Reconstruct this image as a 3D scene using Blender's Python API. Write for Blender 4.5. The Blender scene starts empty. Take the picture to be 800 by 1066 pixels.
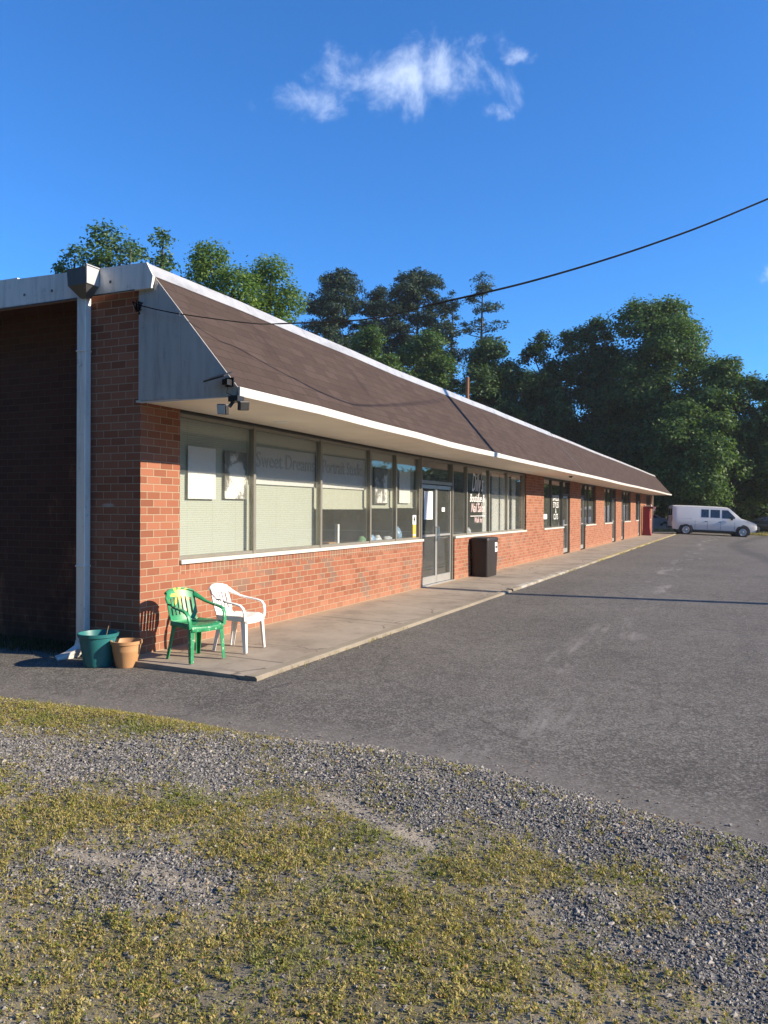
import bpy, math, random
import numpy as np
from mathutils import Vector, Matrix

random.seed(7)
R = math.radians
S = bpy.context.scene
COL = S.collection

# ------------------------------------------------------------------ node helpers
class N:
    """small wrapper round a material's node tree"""
    def __init__(self, name):
        self.m = bpy.data.materials.new(name)
        self.m.use_nodes = True
        self.t = self.m.node_tree
        self.t.nodes.clear()
        self.out = self.t.nodes.new('ShaderNodeOutputMaterial')
    def n(self, kind, **kw):
        nd = self.t.nodes.new('ShaderNode' + kind)
        for k, v in kw.items():
            setattr(nd, k, v)
        return nd
    def l(self, a, b):
        self.t.links.new(a, b)
    def coord(self):
        if not hasattr(self, '_c'):
            self._c = self.n('TexCoord')
        return self._c.outputs['Object']
    def sep(self, v):
        s = self.n('SeparateXYZ'); self.l(v, s.inputs[0]); return s.outputs
    def comb(self, x=0, y=0, z=0):
        c = self.n('CombineXYZ')
        for i, v in enumerate((x, y, z)):
            self.put(v, c.inputs[i])
        return c.outputs[0]
    def put(self, v, sock):
        if hasattr(v, 'is_linked'):
            self.l(v, sock)
        else:
            sock.default_value = v
    def math(self, op, a, b=0.0, clamp=False):
        m = self.n('Math', operation=op, use_clamp=clamp)
        self.put(a, m.inputs[0]); self.put(b, m.inputs[1])
        return m.outputs[0]
    def vmath(self, op, a, b):
        m = self.n('VectorMath', operation=op)
        self.put(a, m.inputs[0]); self.put(b, m.inputs[1])
        return m.outputs[0]
    def noise(self, scale, detail=4, rough=.55, vec=None, dist=0.):
        nd = self.n('TexNoise')
        self.l(vec if vec is not None else self.coord(), nd.inputs['Vector'])
        nd.inputs['Scale'].default_value = scale
        nd.inputs['Detail'].default_value = detail
        nd.inputs['Roughness'].default_value = rough
        nd.inputs['Distortion'].default_value = dist
        return nd.outputs['Fac']
    def voronoi(self, scale, vec=None, out='Distance'):
        nd = self.n('TexVoronoi')
        self.l(vec if vec is not None else self.coord(), nd.inputs['Vector'])
        nd.inputs['Scale'].default_value = scale
        return nd.outputs[out]
    def ramp(self, f, stops):
        r = self.n('ValToRGB')
        self.l(f, r.inputs[0])
        e = r.color_ramp.elements
        while len(e) < len(stops):
            e.new(.5)
        for el, (p, c) in zip(e, stops):
            el.position = p
            el.color = tuple(c) + (1,) if hasattr(c, '__len__') else (c, c, c, 1)
        return r.outputs[0]
    def step(self, f, a, b):
        m = self.n('MapRange', interpolation_type='SMOOTHSTEP')
        self.put(f, m.inputs[0])
        m.inputs[1].default_value = a; m.inputs[2].default_value = b
        m.inputs[3].default_value = 0; m.inputs[4].default_value = 1
        return m.outputs[0]
    def mix(self, f, a, b, mode='MIX'):
        m = self.n('Mix', data_type='RGBA', blend_type=mode)
        self.put(f, m.inputs[0])
        for v, i in ((a, 6), (b, 7)):
            if hasattr(v, 'is_linked'):
                self.l(v, m.inputs[i])
            else:
                m.inputs[i].default_value = tuple(v)[:3] + (1,)
        return m.outputs[2]
    def bump(self, h, strength=.3, dist=.01):
        b = self.n('Bump')
        self.l(h, b.inputs['Height'])
        b.inputs['Strength'].default_value = strength
        b.inputs['Distance'].default_value = dist
        return b.outputs[0]
    def bsdf(self, color, rough=.6, metal=0., spec=.5, normal=None, **kw):
        p = self.n('BsdfPrincipled')
        if hasattr(color, 'is_linked'):
            self.l(color, p.inputs['Base Color'])
        else:
            p.inputs['Base Color'].default_value = tuple(color) + (1,)
        self.put(rough, p.inputs['Roughness'])
        p.inputs['Metallic'].default_value = metal
        p.inputs['Specular IOR Level'].default_value = spec
        if normal is not None:
            self.l(normal, p.inputs['Normal'])
        for k, v in kw.items():
            p.inputs[k].default_value = v
        self.l(p.outputs[0], self.out.inputs[0])
        return p

def plain(name, c, rough=.6, metal=0., spec=.5, var=.12, scale=6., bump=0., **kw):
    m = N(name)
    f = m.noise(scale, 5, .6)
    lo = [x * (1 - var) for x in c]; hi = [min(1, x * (1 + var)) for x in c]
    colr = m.ramp(f, [(.3, lo), (.7, hi)])
    nrm = m.bump(m.noise(scale * 12, 3), bump, .004) if bump else None
    m.bsdf(colr, rough, metal, spec, nrm, **kw)
    return m.m

# ------------------------------------------------------------------ mesh helpers
class MB:
    def __init__(self):
        self.v = []; self.f = []
    def add(self, verts, faces):
        o = len(self.v)
        self.v += [tuple(p) for p in verts]
        self.f += [tuple(i + o for i in fc) for fc in faces]
        return self
    def box(self, x0, x1, y0, y1, z0, z1):
        v = [(x, y, z) for z in (z0, z1) for y in (y0, y1) for x in (x0, x1)]
        return self.add(v, [(0, 2, 3, 1), (4, 5, 7, 6), (0, 1, 5, 4), (2, 6, 7, 3), (0, 4, 6, 2), (1, 3, 7, 5)])
    def prism(self, prof, a0, a1, axis='y'):
        """prof is a list of 2-d points; axis y: points are (x, z), axis x: (y, z), axis z: (x, y)"""
        n = len(prof)
        def p(q, a):
            return (q[0], a, q[1]) if axis == 'y' else ((a, q[0], q[1]) if axis == 'x' else (q[0], q[1], a))
        v = [p(q, a0) for q in prof] + [p(q, a1) for q in prof]
        f = [(i, (i + 1) % n, n + (i + 1) % n, n + i) for i in range(n)]
        f += [tuple(range(n - 1, -1, -1)), tuple(range(n, 2 * n))]
        return self.add(v, f)
    def loft(self, rings, close=True, caps=True):
        n = len(rings[0]); v = []; f = []
        for r in rings:
            v += list(r)
        m = n if close else n - 1
        for k in range(len(rings) - 1):
            for i in range(m):
                j = (i + 1) % n
                f.append((k * n + i, k * n + j, (k + 1) * n + j, (k + 1) * n + i))
        if caps:
            f.append(tuple(range(n - 1, -1, -1)))
            f.append(tuple(range((len(rings) - 1) * n, len(rings) * n)))
        return self.add(v, f)
    def tube(self, path, r, seg=8, squash=None, up=(0, 0, 1)):
        path = [Vector(p) for p in path]
        rings = []
        for i, p in enumerate(path):
            a = path[max(i - 1, 0)]; b = path[min(i + 1, len(path) - 1)]
            t = (b - a).normalized()
            u = Vector(up)
            if abs(t.dot(u)) > .97:
                u = Vector((1, 0, 0))
            s = t.cross(u).normalized(); w = s.cross(t).normalized()
            rr = r[i] if hasattr(r, '__len__') else r
            q = squash or (1, 1)
            rings.append([p + s * (math.cos(k * 2 * math.pi / seg) * rr * q[0]) + w * (math.sin(k * 2 * math.pi / seg) * rr * q[1]) for k in range(seg)])
        return self.loft(rings)
    def lathe(self, prof, seg=32, c=(0, 0)):
        rings = [[(c[0] + r * math.cos(k * 2 * math.pi / seg), c[1] + r * math.sin(k * 2 * math.pi / seg), z) for k in range(seg)] for r, z in prof]
        return self.loft(rings)
    def sweep(self, path, w, h, sides):
        """rectangular-ish band along path; sides[i] is the width direction"""
        rings = []
        path = [Vector(p) for p in path]
        for i, p in enumerate(path):
            a = path[max(i - 1, 0)]; b = path[min(i + 1, len(path) - 1)]
            t = (b - a).normalized()
            s = Vector(sides[i]); s = (s - t * s.dot(t)).normalized()
            u = t.cross(s).normalized()
            ww = (w[i] if hasattr(w, '__len__') else w) / 2
            hh = (h[i] if hasattr(h, '__len__') else h) / 2
            rings.append([p + s * (ww * x) + u * (hh * y) for x, y in ((-1, -.5), (-.8, -1), (.8, -1), (1, -.5), (1, .5), (.8, 1), (-.8, 1), (-1, .5))])
        return self.loft(rings)
    def build(self, name, mat, parent=None, smooth=False, bevel=0., loc=None):
        me = bpy.data.meshes.new(name)
        me.from_pydata(self.v, [], self.f)
        me.validate()
        return link_mesh(name, me, mat, parent, smooth, bevel, loc)

def link_mesh(name, me, mat, parent=None, smooth=False, bevel=0., loc=None):
    import bmesh
    bm = bmesh.new(); bm.from_mesh(me)
    bmesh.ops.recalc_face_normals(bm, faces=bm.faces)
    bm.to_mesh(me); bm.free()
    o = bpy.data.objects.new(name, me)
    COL.objects.link(o)
    if mat:
        me.materials.append(mat)
    if parent:
        o.parent = parent
    if loc:
        o.location = loc
    if smooth:
        me.shade_smooth() if hasattr(me, 'shade_smooth') else None
        md = o.modifiers.new('es', 'EDGE_SPLIT'); md.split_angle = R(smooth if smooth > 1 else 40)
    if bevel:
        md = o.modifiers.new('bv', 'BEVEL'); md.width = bevel; md.segments = 2; md.limit_method = 'ANGLE'; md.angle_limit = R(35)
    return o

def box(name, mat, b, parent=None, bevel=0., loc=None):
    return MB().box(*b).build(name, mat, parent, False, bevel, loc)

def big_mesh(name, verts, faces, mat, parent=None, attr=None, smooth=False, recalc=False):
    """verts (N,3), faces (M,k) numpy"""
    me = bpy.data.meshes.new(name)
    verts = np.ascontiguousarray(verts, np.float32); faces = np.ascontiguousarray(faces, np.int32)
    M, k = faces.shape
    me.vertices.add(len(verts)); me.vertices.foreach_set('co', verts.ravel())
    me.loops.add(M * k); me.loops.foreach_set('vertex_index', faces.ravel())
    me.polygons.add(M)
    me.polygons.foreach_set('loop_start', np.arange(0, M * k, k, dtype=np.int32))
    me.polygons.foreach_set('use_smooth', np.full(M, smooth))
    if attr is not None:
        a = me.color_attributes.new('zone', 'FLOAT_COLOR', 'POINT')
        a.data.foreach_set('color', np.ascontiguousarray(attr, np.float32).ravel())
    me.update(); me.validate()
    o = bpy.data.objects.new(name, me); COL.objects.link(o)
    me.materials.append(mat)
    if parent:
        o.parent = parent
    return o

def thing(name, label, cat, loc=(0, 0, 0), rz=0., group=None):
    o = bpy.data.objects.new(name, None); COL.objects.link(o)
    o.location = loc; o.rotation_euler = (0, 0, rz); o.empty_display_size = .2
    return tag(o, label, cat, group)
def tag(o, label, cat, group=None):
    o['label'] = label; o['category'] = cat
    if group:
        o['group'] = group
    return o
def struct(o, kind='structure'):
    o['kind'] = kind; return o

def text_mesh(name, body, size, mat, parent, M, extrude=.002, shear=0., sx=1.):
    cu = bpy.data.curves.new('t', 'FONT'); cu.body = body; cu.size = size; cu.extrude = extrude
    cu.align_x = 'CENTER'; cu.align_y = 'CENTER'; cu.shear = shear; cu.resolution_u = 3
    o = bpy.data.objects.new('t', cu); COL.objects.link(o)
    dg = bpy.context.evaluated_depsgraph_get()
    me = bpy.data.meshes.new_from_object(o.evaluated_get(dg))
    bpy.data.objects.remove(o); bpy.data.curves.remove(cu)
    me.transform(M @ Matrix.Diagonal((sx, 1, 1, 1)))
    me.name = name
    r = bpy.data.objects.new(name, me); COL.objects.link(r)
    me.materials.clear(); me.materials.append(mat)
    if parent:
        r.parent = parent
    return r
def on_facade(x, y, z):          # text readable from the car park: +u along -> y, v -> z, normal +x
    return Matrix(((0, 0, 1, x), (1, 0, 0, y), (0, 1, 0, z), (0, 0, 0, 1)))

# ------------------------------------------------------------------ materials
def brick_material(name, blotched=False):
    m = N(name)
    x, y, z = m.sep(m.coord())
    u = m.math('ADD', x, y)
    v1 = m.comb(u, z, 0)
    v2 = m.comb(m.math('ADD', z, .0085), u, 0)
    def tex(vec, c1, c2, mo, w=.2032, h=.0813, off=.5):
        b = m.n('TexBrick'); b.offset = off
        m.l(vec, b.inputs['Vector'])
        for k, c in (('Color1', c1), ('Color2', c2), ('Mortar', mo)):
            b.inputs[k].default_value = (*c, 1)
        b.inputs['Scale'].default_value = 1; b.inputs['Mortar Size'].default_value = .0052
        b.inputs['Mortar Smooth'].default_value = .15; b.inputs['Bias'].default_value = 0
        b.inputs['Brick Width'].default_value = w; b.inputs['Row Height'].default_value = h
        return b
    a = tex(v1, (0, 0, 0), (1, 1, 1), (.5, .5, .5))
    s = tex(v2, (0, 0, 0), (1, 1, 1), (.5, .5, .5), .12, .0813, 0.)
    # a soldier course runs under the long window sill
    band = m.math('MULTIPLY', m.math('GREATER_THAN', z, .79), m.math('LESS_THAN', z, .905))
    band = m.math('MULTIPLY', band, m.math('GREATER_THAN', y, .64))
    band = m.math('MULTIPLY', band, m.math('LESS_THAN', y, 7.9))
    rnd = m.mix(band, a.outputs['Color'], s.outputs['Color'])
    mort = m.n('Mix', data_type='FLOAT')
    m.l(band, mort.inputs[0]); m.l(a.outputs['Fac'], mort.inputs[2]); m.l(s.outputs['Fac'], mort.inputs[3])
    mo = mort.outputs[0]
    br = m.ramp(rnd, [(0, (.215, .076, .043)), (.25, (.275, .098, .055)), (.55, (.32, .120, .069)), (.8, (.365, .148, .088)), (1, (.29, .102, .060))])
    # replaced darker bricks in loose patches
    patch = m.step(m.noise(.9, 3, .6, m.comb(0, y, m.math('MULTIPLY', z, 2.2))), .50, .58)
    patch = m.math('MULTIPLY', patch, m.math('LESS_THAN', y, 16))
    patch = m.math('MULTIPLY', patch, m.math('GREATER_THAN', y, 1.4))
    patch = m.math('MULTIPLY', patch, m.math('LESS_THAN', z, .8))
    dark = m.math('MULTIPLY', patch, m.step(m.sep(rnd)[0], .66, .70))
    br = m.mix(m.math('MULTIPLY', dark, .8), br, (.17, .12, .095))
    sold = m.math('MULTIPLY', m.math('MULTIPLY', band, m.step(m.noise(.55, 2, .5, m.comb(0, y, 0)), .46, .5)), m.step(m.sep(rnd)[0], .3, .45))
    br = m.mix(m.math('MULTIPLY', sold, .6), br, (.17, .12, .09))
    br = m.mix(m.math('MULTIPLY', m.noise(40, 4, .7), .35), br, (.22, .10, .06))
    colr = m.mix(mo, br, (.37, .285, .20))
    wash = m.step(m.noise(.8, 5, .65), .42, .75)
    colr = m.mix(m.math('MULTIPLY', wash, .22), colr, (.42, .25, .165))
    low = m.math('MULTIPLY', m.step(z, .22, 0.), m.noise(6, 4, .6))
    colr = m.mix(m.math('MULTIPLY', low, .55), colr, (.45, .27, .17))
    smear = m.math('ADD', m.math('POWER', m.math('DIVIDE', m.math('ADD', x, .44), .11), 2), m.math('POWER', m.math('DIVIDE', m.math('SUBTRACT', z, 1.56), .025), 2))
    smear = m.math('MULTIPLY', m.step(m.math('ADD', smear, m.math('MULTIPLY', m.noise(25, 3), 1.2)), 1.6, .7), m.math('LESS_THAN', y, .05))
    colr = m.mix(m.math('MULTIPLY', smear, .6), colr, (.5, .47, .43))
    if blotched:
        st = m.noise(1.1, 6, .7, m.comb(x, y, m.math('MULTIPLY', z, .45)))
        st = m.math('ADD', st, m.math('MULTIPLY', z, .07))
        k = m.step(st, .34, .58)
        colr = m.mix(m.math('MULTIPLY', k, .82), colr, (.028, .015, .012))  # dark blotches mixed into the brick, denser towards the top
    h = m.math('SUBTRACT', m.math('MULTIPLY', m.noise(120, 3, .6), .35), mo)
    m.bsdf(colr, .88, spec=.25, normal=m.bump(h, .75, .006))
    return m.m

def glass_material(name, tint=(.955, .965, .955), refl_rough=.0):
    m = N(name)
    tr = m.n('BsdfTransparent'); tr.inputs[0].default_value = (*tint, 1)
    gl = m.n('BsdfGlossy'); gl.inputs['Roughness'].default_value = refl_rough
    gl.inputs['Color'].default_value = (.95, .95, .95, 1)
    lw = m.n('LayerWeight'); lw.inputs[0].default_value = .5
    k = m.math('ADD', .05, m.math('MULTIPLY', m.math('POWER', lw.outputs['Facing'], 4.5), .9), True)
    mx = m.n('MixShader'); m.l(k, mx.inputs[0]); m.l(tr.outputs[0], mx.inputs[1]); m.l(gl.outputs[0], mx.inputs[2])
    df = m.n('BsdfDiffuse'); df.inputs[0].default_value = (.62, .64, .58, 1)
    m2 = m.n('MixShader'); m.put(m.math('MULTIPLY', m.math('ADD', .5, m.noise(2.2, 5, .7)), .04), m2.inputs[0]); m.l(mx.outputs[0], m2.inputs[1]); m.l(df.outputs[0], m2.inputs[2])
    m.l(m2.outputs[0], m.out.inputs[0])
    return m.m

def asphalt_material():
    m = N('asphalt')
    x, y, z = m.sep(m.coord())
    big = m.noise(.35, 5, .6)
    c = m.ramp(big, [(.3, (.112, .102, .088)), (.55, (.145, .132, .114)), (.75, (.178, .163, .141))])
    streak = m.noise(1.0, 4, .6, m.comb(m.math('MULTIPLY', x, .9), m.math('MULTIPLY', y, .16), 0))
    c = m.mix(m.math('MULTIPLY', m.step(streak, .5, .72), .45), c, (.07, .066, .064))
    # aggregate: pale and dark chips
    vor = m.n('TexVoronoi'); m.l(m.coord(), vor.inputs['Vector']); vor.inputs['Scale'].default_value = 80
    chip = m.sep(vor.outputs['Color'])[0]
    c = m.mix(m.math('MULTIPLY', m.step(chip, .66, .86), .5), c, (.31, .29, .26))
    c = m.mix(m.math('MULTIPLY', m.step(chip, .36, .14), .5), c, (.034, .032, .029))
    c = m.mix(m.math('MULTIPLY', m.step(m.noise(7, 5, .75), .48, .62), .35), c, (.065, .06, .053))
    # worn pale scuffs that run down the lot
    sc = m.noise(3.5, 6, .7, m.comb(m.math('ADD', x, m.math('MULTIPLY', y, .06)), m.math('MULTIPLY', y, .12), 0))
    ln = m.math('ABSOLUTE', m.math('SUBTRACT', m.math('SUBTRACT', x, 4.1), m.math('MULTIPLY', m.math('SUBTRACT', m.noise(.4, 2, .5), .5), 2.2)))
    c = m.mix(m.math('MULTIPLY', m.math('MULTIPLY', m.step(ln, .28, .02), m.step(sc, .46, .62)), .75), c, (.27, .25, .225))
    c = m.mix(m.math('MULTIPLY', m.step(m.noise(2.2, 6, .72, dist=.6), .64, .74), .35), c, (.23, .215, .195))
    ol = m.n('TexVoronoi'); m.l(m.vmath('ADD', m.coord(), m.comb(m.math('MULTIPLY', m.noise(3, 3), .3), m.math('MULTIPLY', m.noise(3.3, 3), .3), 0)), ol.inputs['Vector']); ol.inputs['Scale'].default_value = .42
    c = m.mix(m.math('MULTIPLY', m.step(ol.outputs['Distance'], .16, .05), .22), c, (.045, .042, .039))
    # sealed darker tyre track curving away
    tr = m.math('ABSOLUTE', m.math('SUBTRACT', x, m.math('ADD', 6.3, m.math('MULTIPLY', m.math('SINE', m.math('MULTIPLY', y, .13)), .9))))
    c = m.mix(m.math('MULTIPLY', m.step(tr, .55, .1), .45), c, (.06, .058, .057))
    # silt washed against the gravel edge
    edge = m.math('SUBTRACT', m.math('ADD', -1.05, m.math('MULTIPLY', m.math('MAXIMUM', m.math('SUBTRACT', x, 3.6), 0), -.2)), y)
    silt = m.math('MULTIPLY', m.step(m.math('ADD', edge, m.math('MULTIPLY', m.math('SUBTRACT', m.noise(2.5, 5, .7), .5), .9)), -.05, .35), .42)
    c = m.mix(silt, c, (.21, .19, .165))
    # cracks
    vc = m.n('TexVoronoi', feature='DISTANCE_TO_EDGE')
    wv = m.vmath('ADD', m.coord(), m.comb(m.math('MULTIPLY', m.noise(1.6, 4), .7), m.math('MULTIPLY', m.noise(1.9, 4), .7), 0))
    m.l(wv, vc.inputs['Vector']); vc.inputs['Scale'].default_value = .33
    c = m.mix(m.math('MULTIPLY', m.step(vc.outputs['Distance'], .005, .001), .3), c, (.035, .033, .03))
    h = m.math('ADD', m.math('MULTIPLY', chip, .9), m.math('MULTIPLY', m.noise(30, 4, .6), .6))
    m.bsdf(c, .9, spec=.2, normal=m.bump(h, .55, .008))
    return m.m

def concrete_material(name, c0, yellow=False):
    m = N(name)
    x, y, z = m.sep(m.coord())
    c = m.ramp(m.noise(1.1, 6, .65), [(.3, [k * .68 for k in c0]), (.5, c0), (.72, [min(1, k * 1.18) for k in c0])])
    c = m.mix(m.math('MULTIPLY', m.step(m.noise(5, 6, .75), .52, .7), .45), c, [k * .42 for k in c0])
    c = m.mix(m.math('MULTIPLY', m.noise(70, 3, .7), .25), c, [k * .6 for k in c0])
    if yellow:
        w = m.step(m.noise(2.6, 5, .75), .44, .54)
        far = m.step(y, 17.5, 19.5)
        c = m.mix(m.math('MULTIPLY', m.math('MULTIPLY', w, far), .7), c, (.36, .29, .10))
        ww = m.math('MULTIPLY', m.step(m.noise(1.5, 5, .75), .52, .56), m.step(y, 19, 16))
        ww = m.math('MULTIPLY', ww, m.step(y, 8, 9))
        c = m.mix(m.math('MULTIPLY', ww, .7), c, (.46, .44, .39))
    else:
        ck = m.n('TexVoronoi', feature='DISTANCE_TO_EDGE'); m.l(m.vmath('ADD', m.coord(), m.comb(m.math('MULTIPLY', m.noise(2.5, 4), .4), m.math('MULTIPLY', m.noise(2.1, 4), .5), 0)), ck.inputs['Vector']); ck.inputs['Scale'].default_value = .5
        c = m.mix(m.math('MULTIPLY', m.step(ck.outputs['Distance'], .006, .002), .6), c, (.06, .05, .04))
        c = m.mix(m.math('MULTIPLY', m.step(m.noise(.7, 5, .7), .5, .66), .4), c, (.12, .10, .08))
        # joints every 3 m, dust along the wall foot
        jy = m.math('ABSOLUTE', m.math('SUBTRACT', m.math('FRACT', m.math('DIVIDE', m.math('ADD', y, 1.1), 3.05)), .5))
        c = m.mix(m.math('MULTIPLY', m.step(jy, .006, .003), .75), c, (.07, .06, .05))
        d = m.math('MULTIPLY', m.step(m.math('ADD', x, m.math('MULTIPLY', m.noise(1.5, 4), .5)), .62, .2), .6)
        c = m.mix(d, c, (.46, .33, .22))
    m.bsdf(c, .9, spec=.2, normal=m.bump(m.noise(60, 5, .7), .35, .006))
    return m.m

def shingle_material():
    m = N('asphalt_shingles')
    x, y, z = m.sep(m.coord())
    sl = m.math('MULTIPLY', z, 1.33)
    b = m.n('TexBrick'); b.offset = .37; b.offset_frequency = 2
    m.l(m.comb(y, sl, 0), b.inputs['Vector'])
    for k, c in (('Color1', (0, 0, 0)), ('Color2', (1, 1, 1)), ('Mortar', (.15, .15, .15))):
        b.inputs[k].default_value = (*c, 1)
    b.inputs['Scale'].default_value = 1; b.inputs['Mortar Size'].default_value = .009
    b.inputs['Brick Width'].default_value = .30; b.inputs['Row Height'].default_value = .14; b.inputs['Mortar Smooth'].default_value = .4
    c = m.ramp(b.outputs['Color'], [(0, (.054, .038, .032)), (.5, (.066, .047, .039)), (1, (.084, .060, .051))])
    row = m.math('FRACT', m.math('DIVIDE', sl, .14))
    c = m.mix(m.math('MULTIPLY', m.step(m.noise(11, 5, .75), .45, .65), .35), c, (.042, .030, .027))
    c = m.mix(m.math('MULTIPLY', b.outputs['Fac'], .6), c, (.034, .025, .022))
    c = m.mix(m.math('MULTIPLY', m.noise(1.4, 6, .7, m.comb(m.math('MULTIPLY', y, .7), x, m.math('MULTIPLY', z, .7))), .55), c, (.088, .066, .060))
    st = m.step(m.noise(1.0, 5, .7, m.comb(m.math('MULTIPLY', y, 2.2), 0, m.math('MULTIPLY', z, .5))), .55, .75)
    c = m.mix(m.math('MULTIPLY', st, .8), c, (.036, .028, .026))
    h = m.math('ADD', m.math('MULTIPLY', row, -.8), m.math('MULTIPLY', m.noise(160, 2, .6), .4))
    m.bsdf(c, .95, spec=.08, normal=m.bump(h, .7, .012))
    return m.m

def metal_panel_material(name, c0):
    m = N(name)
    x, y, z = m.sep(m.coord())
    f = m.noise(2.5, 6, .7, m.comb(m.math('MULTIPLY', x, 3.2), y, m.math('MULTIPLY', z, .45)))
    c = m.ramp(f, [(.3, [k * .72 for k in c0]), (.5, c0), (.7, [k * 1.12 for k in c0])])
    c = m.mix(m.math('MULTIPLY', m.step(m.noise(7, 6, .75), .58, .72), .4), c, (.12, .11, .105))
    m.bsdf(c, .48, metal=.25, spec=.4, normal=m.bump(m.noise(3, 2), .12, .02))
    return m.m

M = {}
M['brick'] = brick_material('red_brick')
M['brick_blotched'] = brick_material('blotched_brick', True)
M['glass'] = glass_material('window_glass')
M['asphalt'] = asphalt_material()
M['slab'] = concrete_material('walk_concrete', (.345, .295, .235))
M['kerb'] = concrete_material('kerb_concrete', (.29, .25, .19), True)
M['shingle'] = shingle_material()
M['panel'] = metal_panel_material('grey_panel', (.52, .49, .46))
M['trim'] = metal_panel_material('grey_trim', (.84, .81, .76))
M['galv'] = metal_panel_material('galvanised', (.13, .13, .13))
M['white'] = plain('white_paint', (.60, .575, .52), .5, var=.05, scale=3)
M['flash'] = metal_panel_material('white_flashing', (.42, .43, .44))
M['flash_old'] = metal_panel_material('old_flashing', (.42, .41, .40))
M['soffit'] = plain('soffit_paint', (.86, .79, .67), .7, var=.08, scale=1.2)
M['alu'] = plain('aluminium_frame', (.33, .31, .26), .42, metal=.55, var=.08)
M['alu_bright'] = plain('aluminium_door', (.50, .49, .46), .38, metal=.5, var=.06)
M['bronze'] = plain('dark_head_frame', (.10, .095, .085), .5, metal=.3)
M['roofdeck'] = plain('roof_membrane', (.22, .21, .20), .9)
M['inside'] = plain('room_paint', (.16, .15, .135), .9)
M['inside_floor'] = plain('room_floor', (.09, .08, .07), .8)
M['black'] = plain('black_plastic', (.018, .018, .02), .45)
M['lens'] = plain('lamp_lens', (.42, .44, .45), .25)
M['lamp'] = plain('recessed_lamp', (.82, .80, .74), .5, var=.02)
M['dkglass'] = plain('dark_vehicle_glass', (.02, .024, .026), .06, spec=.8, var=.05)
M['rubber'] = plain('tyre_rubber', (.02, .02, .021), .85)
M['rim'] = plain('wheel_rim', (.34, .34, .35), .4, metal=.6)
M['chrome'] = plain('chrome', (.6, .6, .6), .2, metal=.9)
M['red'] = plain('red_paint', (.23, .015, .026), .5)
M['brown'] = plain('brown_plastic', (.022, .017, .015), .55, var=.15, scale=3)
M['wood_pole'] = plain('weathered_pole', (.13, .095, .07), .9, var=.3, scale=9)
M['paper'] = plain('paper', (.84, .83, .82), .7, var=.02)
M['wire'] = plain('cable_sheath', (.012, .012, .013), .85, spec=.1)
M['rust'] = plain('rusty_pipe', (.22, .10, .05), .8, var=.3)

def blind_material(name, c0, pitch=.026):
    m = N(name)
    x, y, z = m.sep(m.coord())
    r = m.math('FRACT', m.math('DIVIDE', z, pitch))
    c = m.mix(m.step(r, .80, .95), c0, [k * .66 for k in c0])
    lad = m.math('ABSOLUTE', m.math('SUBTRACT', m.math('FRACT', m.math('DIVIDE', m.math('ADD', y, .21), .48)), .5))
    c = m.mix(m.math('MULTIPLY', m.step(lad, .012, .006), .35), c, [k * .6 for k in c0])
    m.bsdf(c, .65, normal=m.bump(m.math('ABSOLUTE', m.math('SUBTRACT', r, .5)), .4, .006))
    return m.m
M['blind'] = blind_material('mini_blind', (.47, .50, .44))
M['shade'] = plain('roller_panel', (.46, .475, .40), .75, var=.03)
M['banner'] = plain('banner_vinyl', (.68, .67, .67), .6, var=.02)
M['banner_letter_shaded'] = plain('banner_letter_shaded', (.52, .51, .50), .6, var=.03)  # grey stands in for the shade around white letters
M['decal'] = plain('white_vinyl', (.90, .89, .88), .6, var=.02)
M['decal_pink'] = plain('pink_vinyl', (.80, .62, .60), .6, var=.05)
M['orange'] = plain('orange_vinyl', (.80, .40, .06), .6, var=.05)

def curtain_material():
    m = N('curtain_cloth')
    x, y, z = m.sep(m.coord())
    c = m.ramp(m.noise(9, 2, .5, m.comb(0, y, 0)), [(.3, (.62, .62, .60)), (.7, (.80, .80, .78))])
    m.bsdf(c, .8)
    return m.m
M['curtain'] = curtain_material()

# ------------------------------------------------------------------ ground
def sstep(t):
    t = np.clip(t, 0, 1); return t * t * (3 - 2 * t)
def lot_z(x, y):
    x = np.asarray(x, float); y = np.asarray(y, float)
    return -.06 - .06 * sstep((-.1 - y) / 1.3) - .042 * np.clip(x - 1.7, 0, 14) * sstep((y - 18) / 30) - .012 * np.clip(x - 1.7, 0, 14) * sstep((y - 60) / 20)
EDGE = np.array([(-40, -2.4), (-12, -1.9), (-4, -1.6), (-.2, -1.53), (.8, -1.42), (1.8, -1.43), (2.6, -1.50), (3.4, -1.36), (4.2, -1.48), (4.85, -1.66), (5.4, -1.87), (5.85, -1.97), (7, -2.3), (10, -3.2), (40, -8)])
def edge_y(x):
    return np.interp(x, EDGE[:, 0], EDGE[:, 1])

def vnoise(x, y, s, seed=0, oct=4):
    """cheap value noise in numpy, 0..1"""
    rs = np.random.RandomState(seed); tot = 0; amp = 1; out = np.zeros(np.broadcast(x, y).shape)
    for o in range(oct):
        tab = rs.rand(256, 256)
        X = np.asarray(x) / s * 2 ** o + 57.3; Y = np.asarray(y) / s * 2 ** o + 91.7
        i = np.floor(X).astype(int); j = np.floor(Y).astype(int)
        fx = X - i; fy = Y - j; fx = fx * fx * (3 - 2 * fx); fy = fy * fy * (3 - 2 * fy)
        g = lambda a, b: tab[a % 256, b % 256]
        out += amp * ((g(i, j) * (1 - fx) + g(i + 1, j) * fx) * (1 - fy) + (g(i, j + 1) * (1 - fx) + g(i + 1, j + 1) * fx) * fy)
        tot += amp; amp *= .55
    return out / tot

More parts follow.
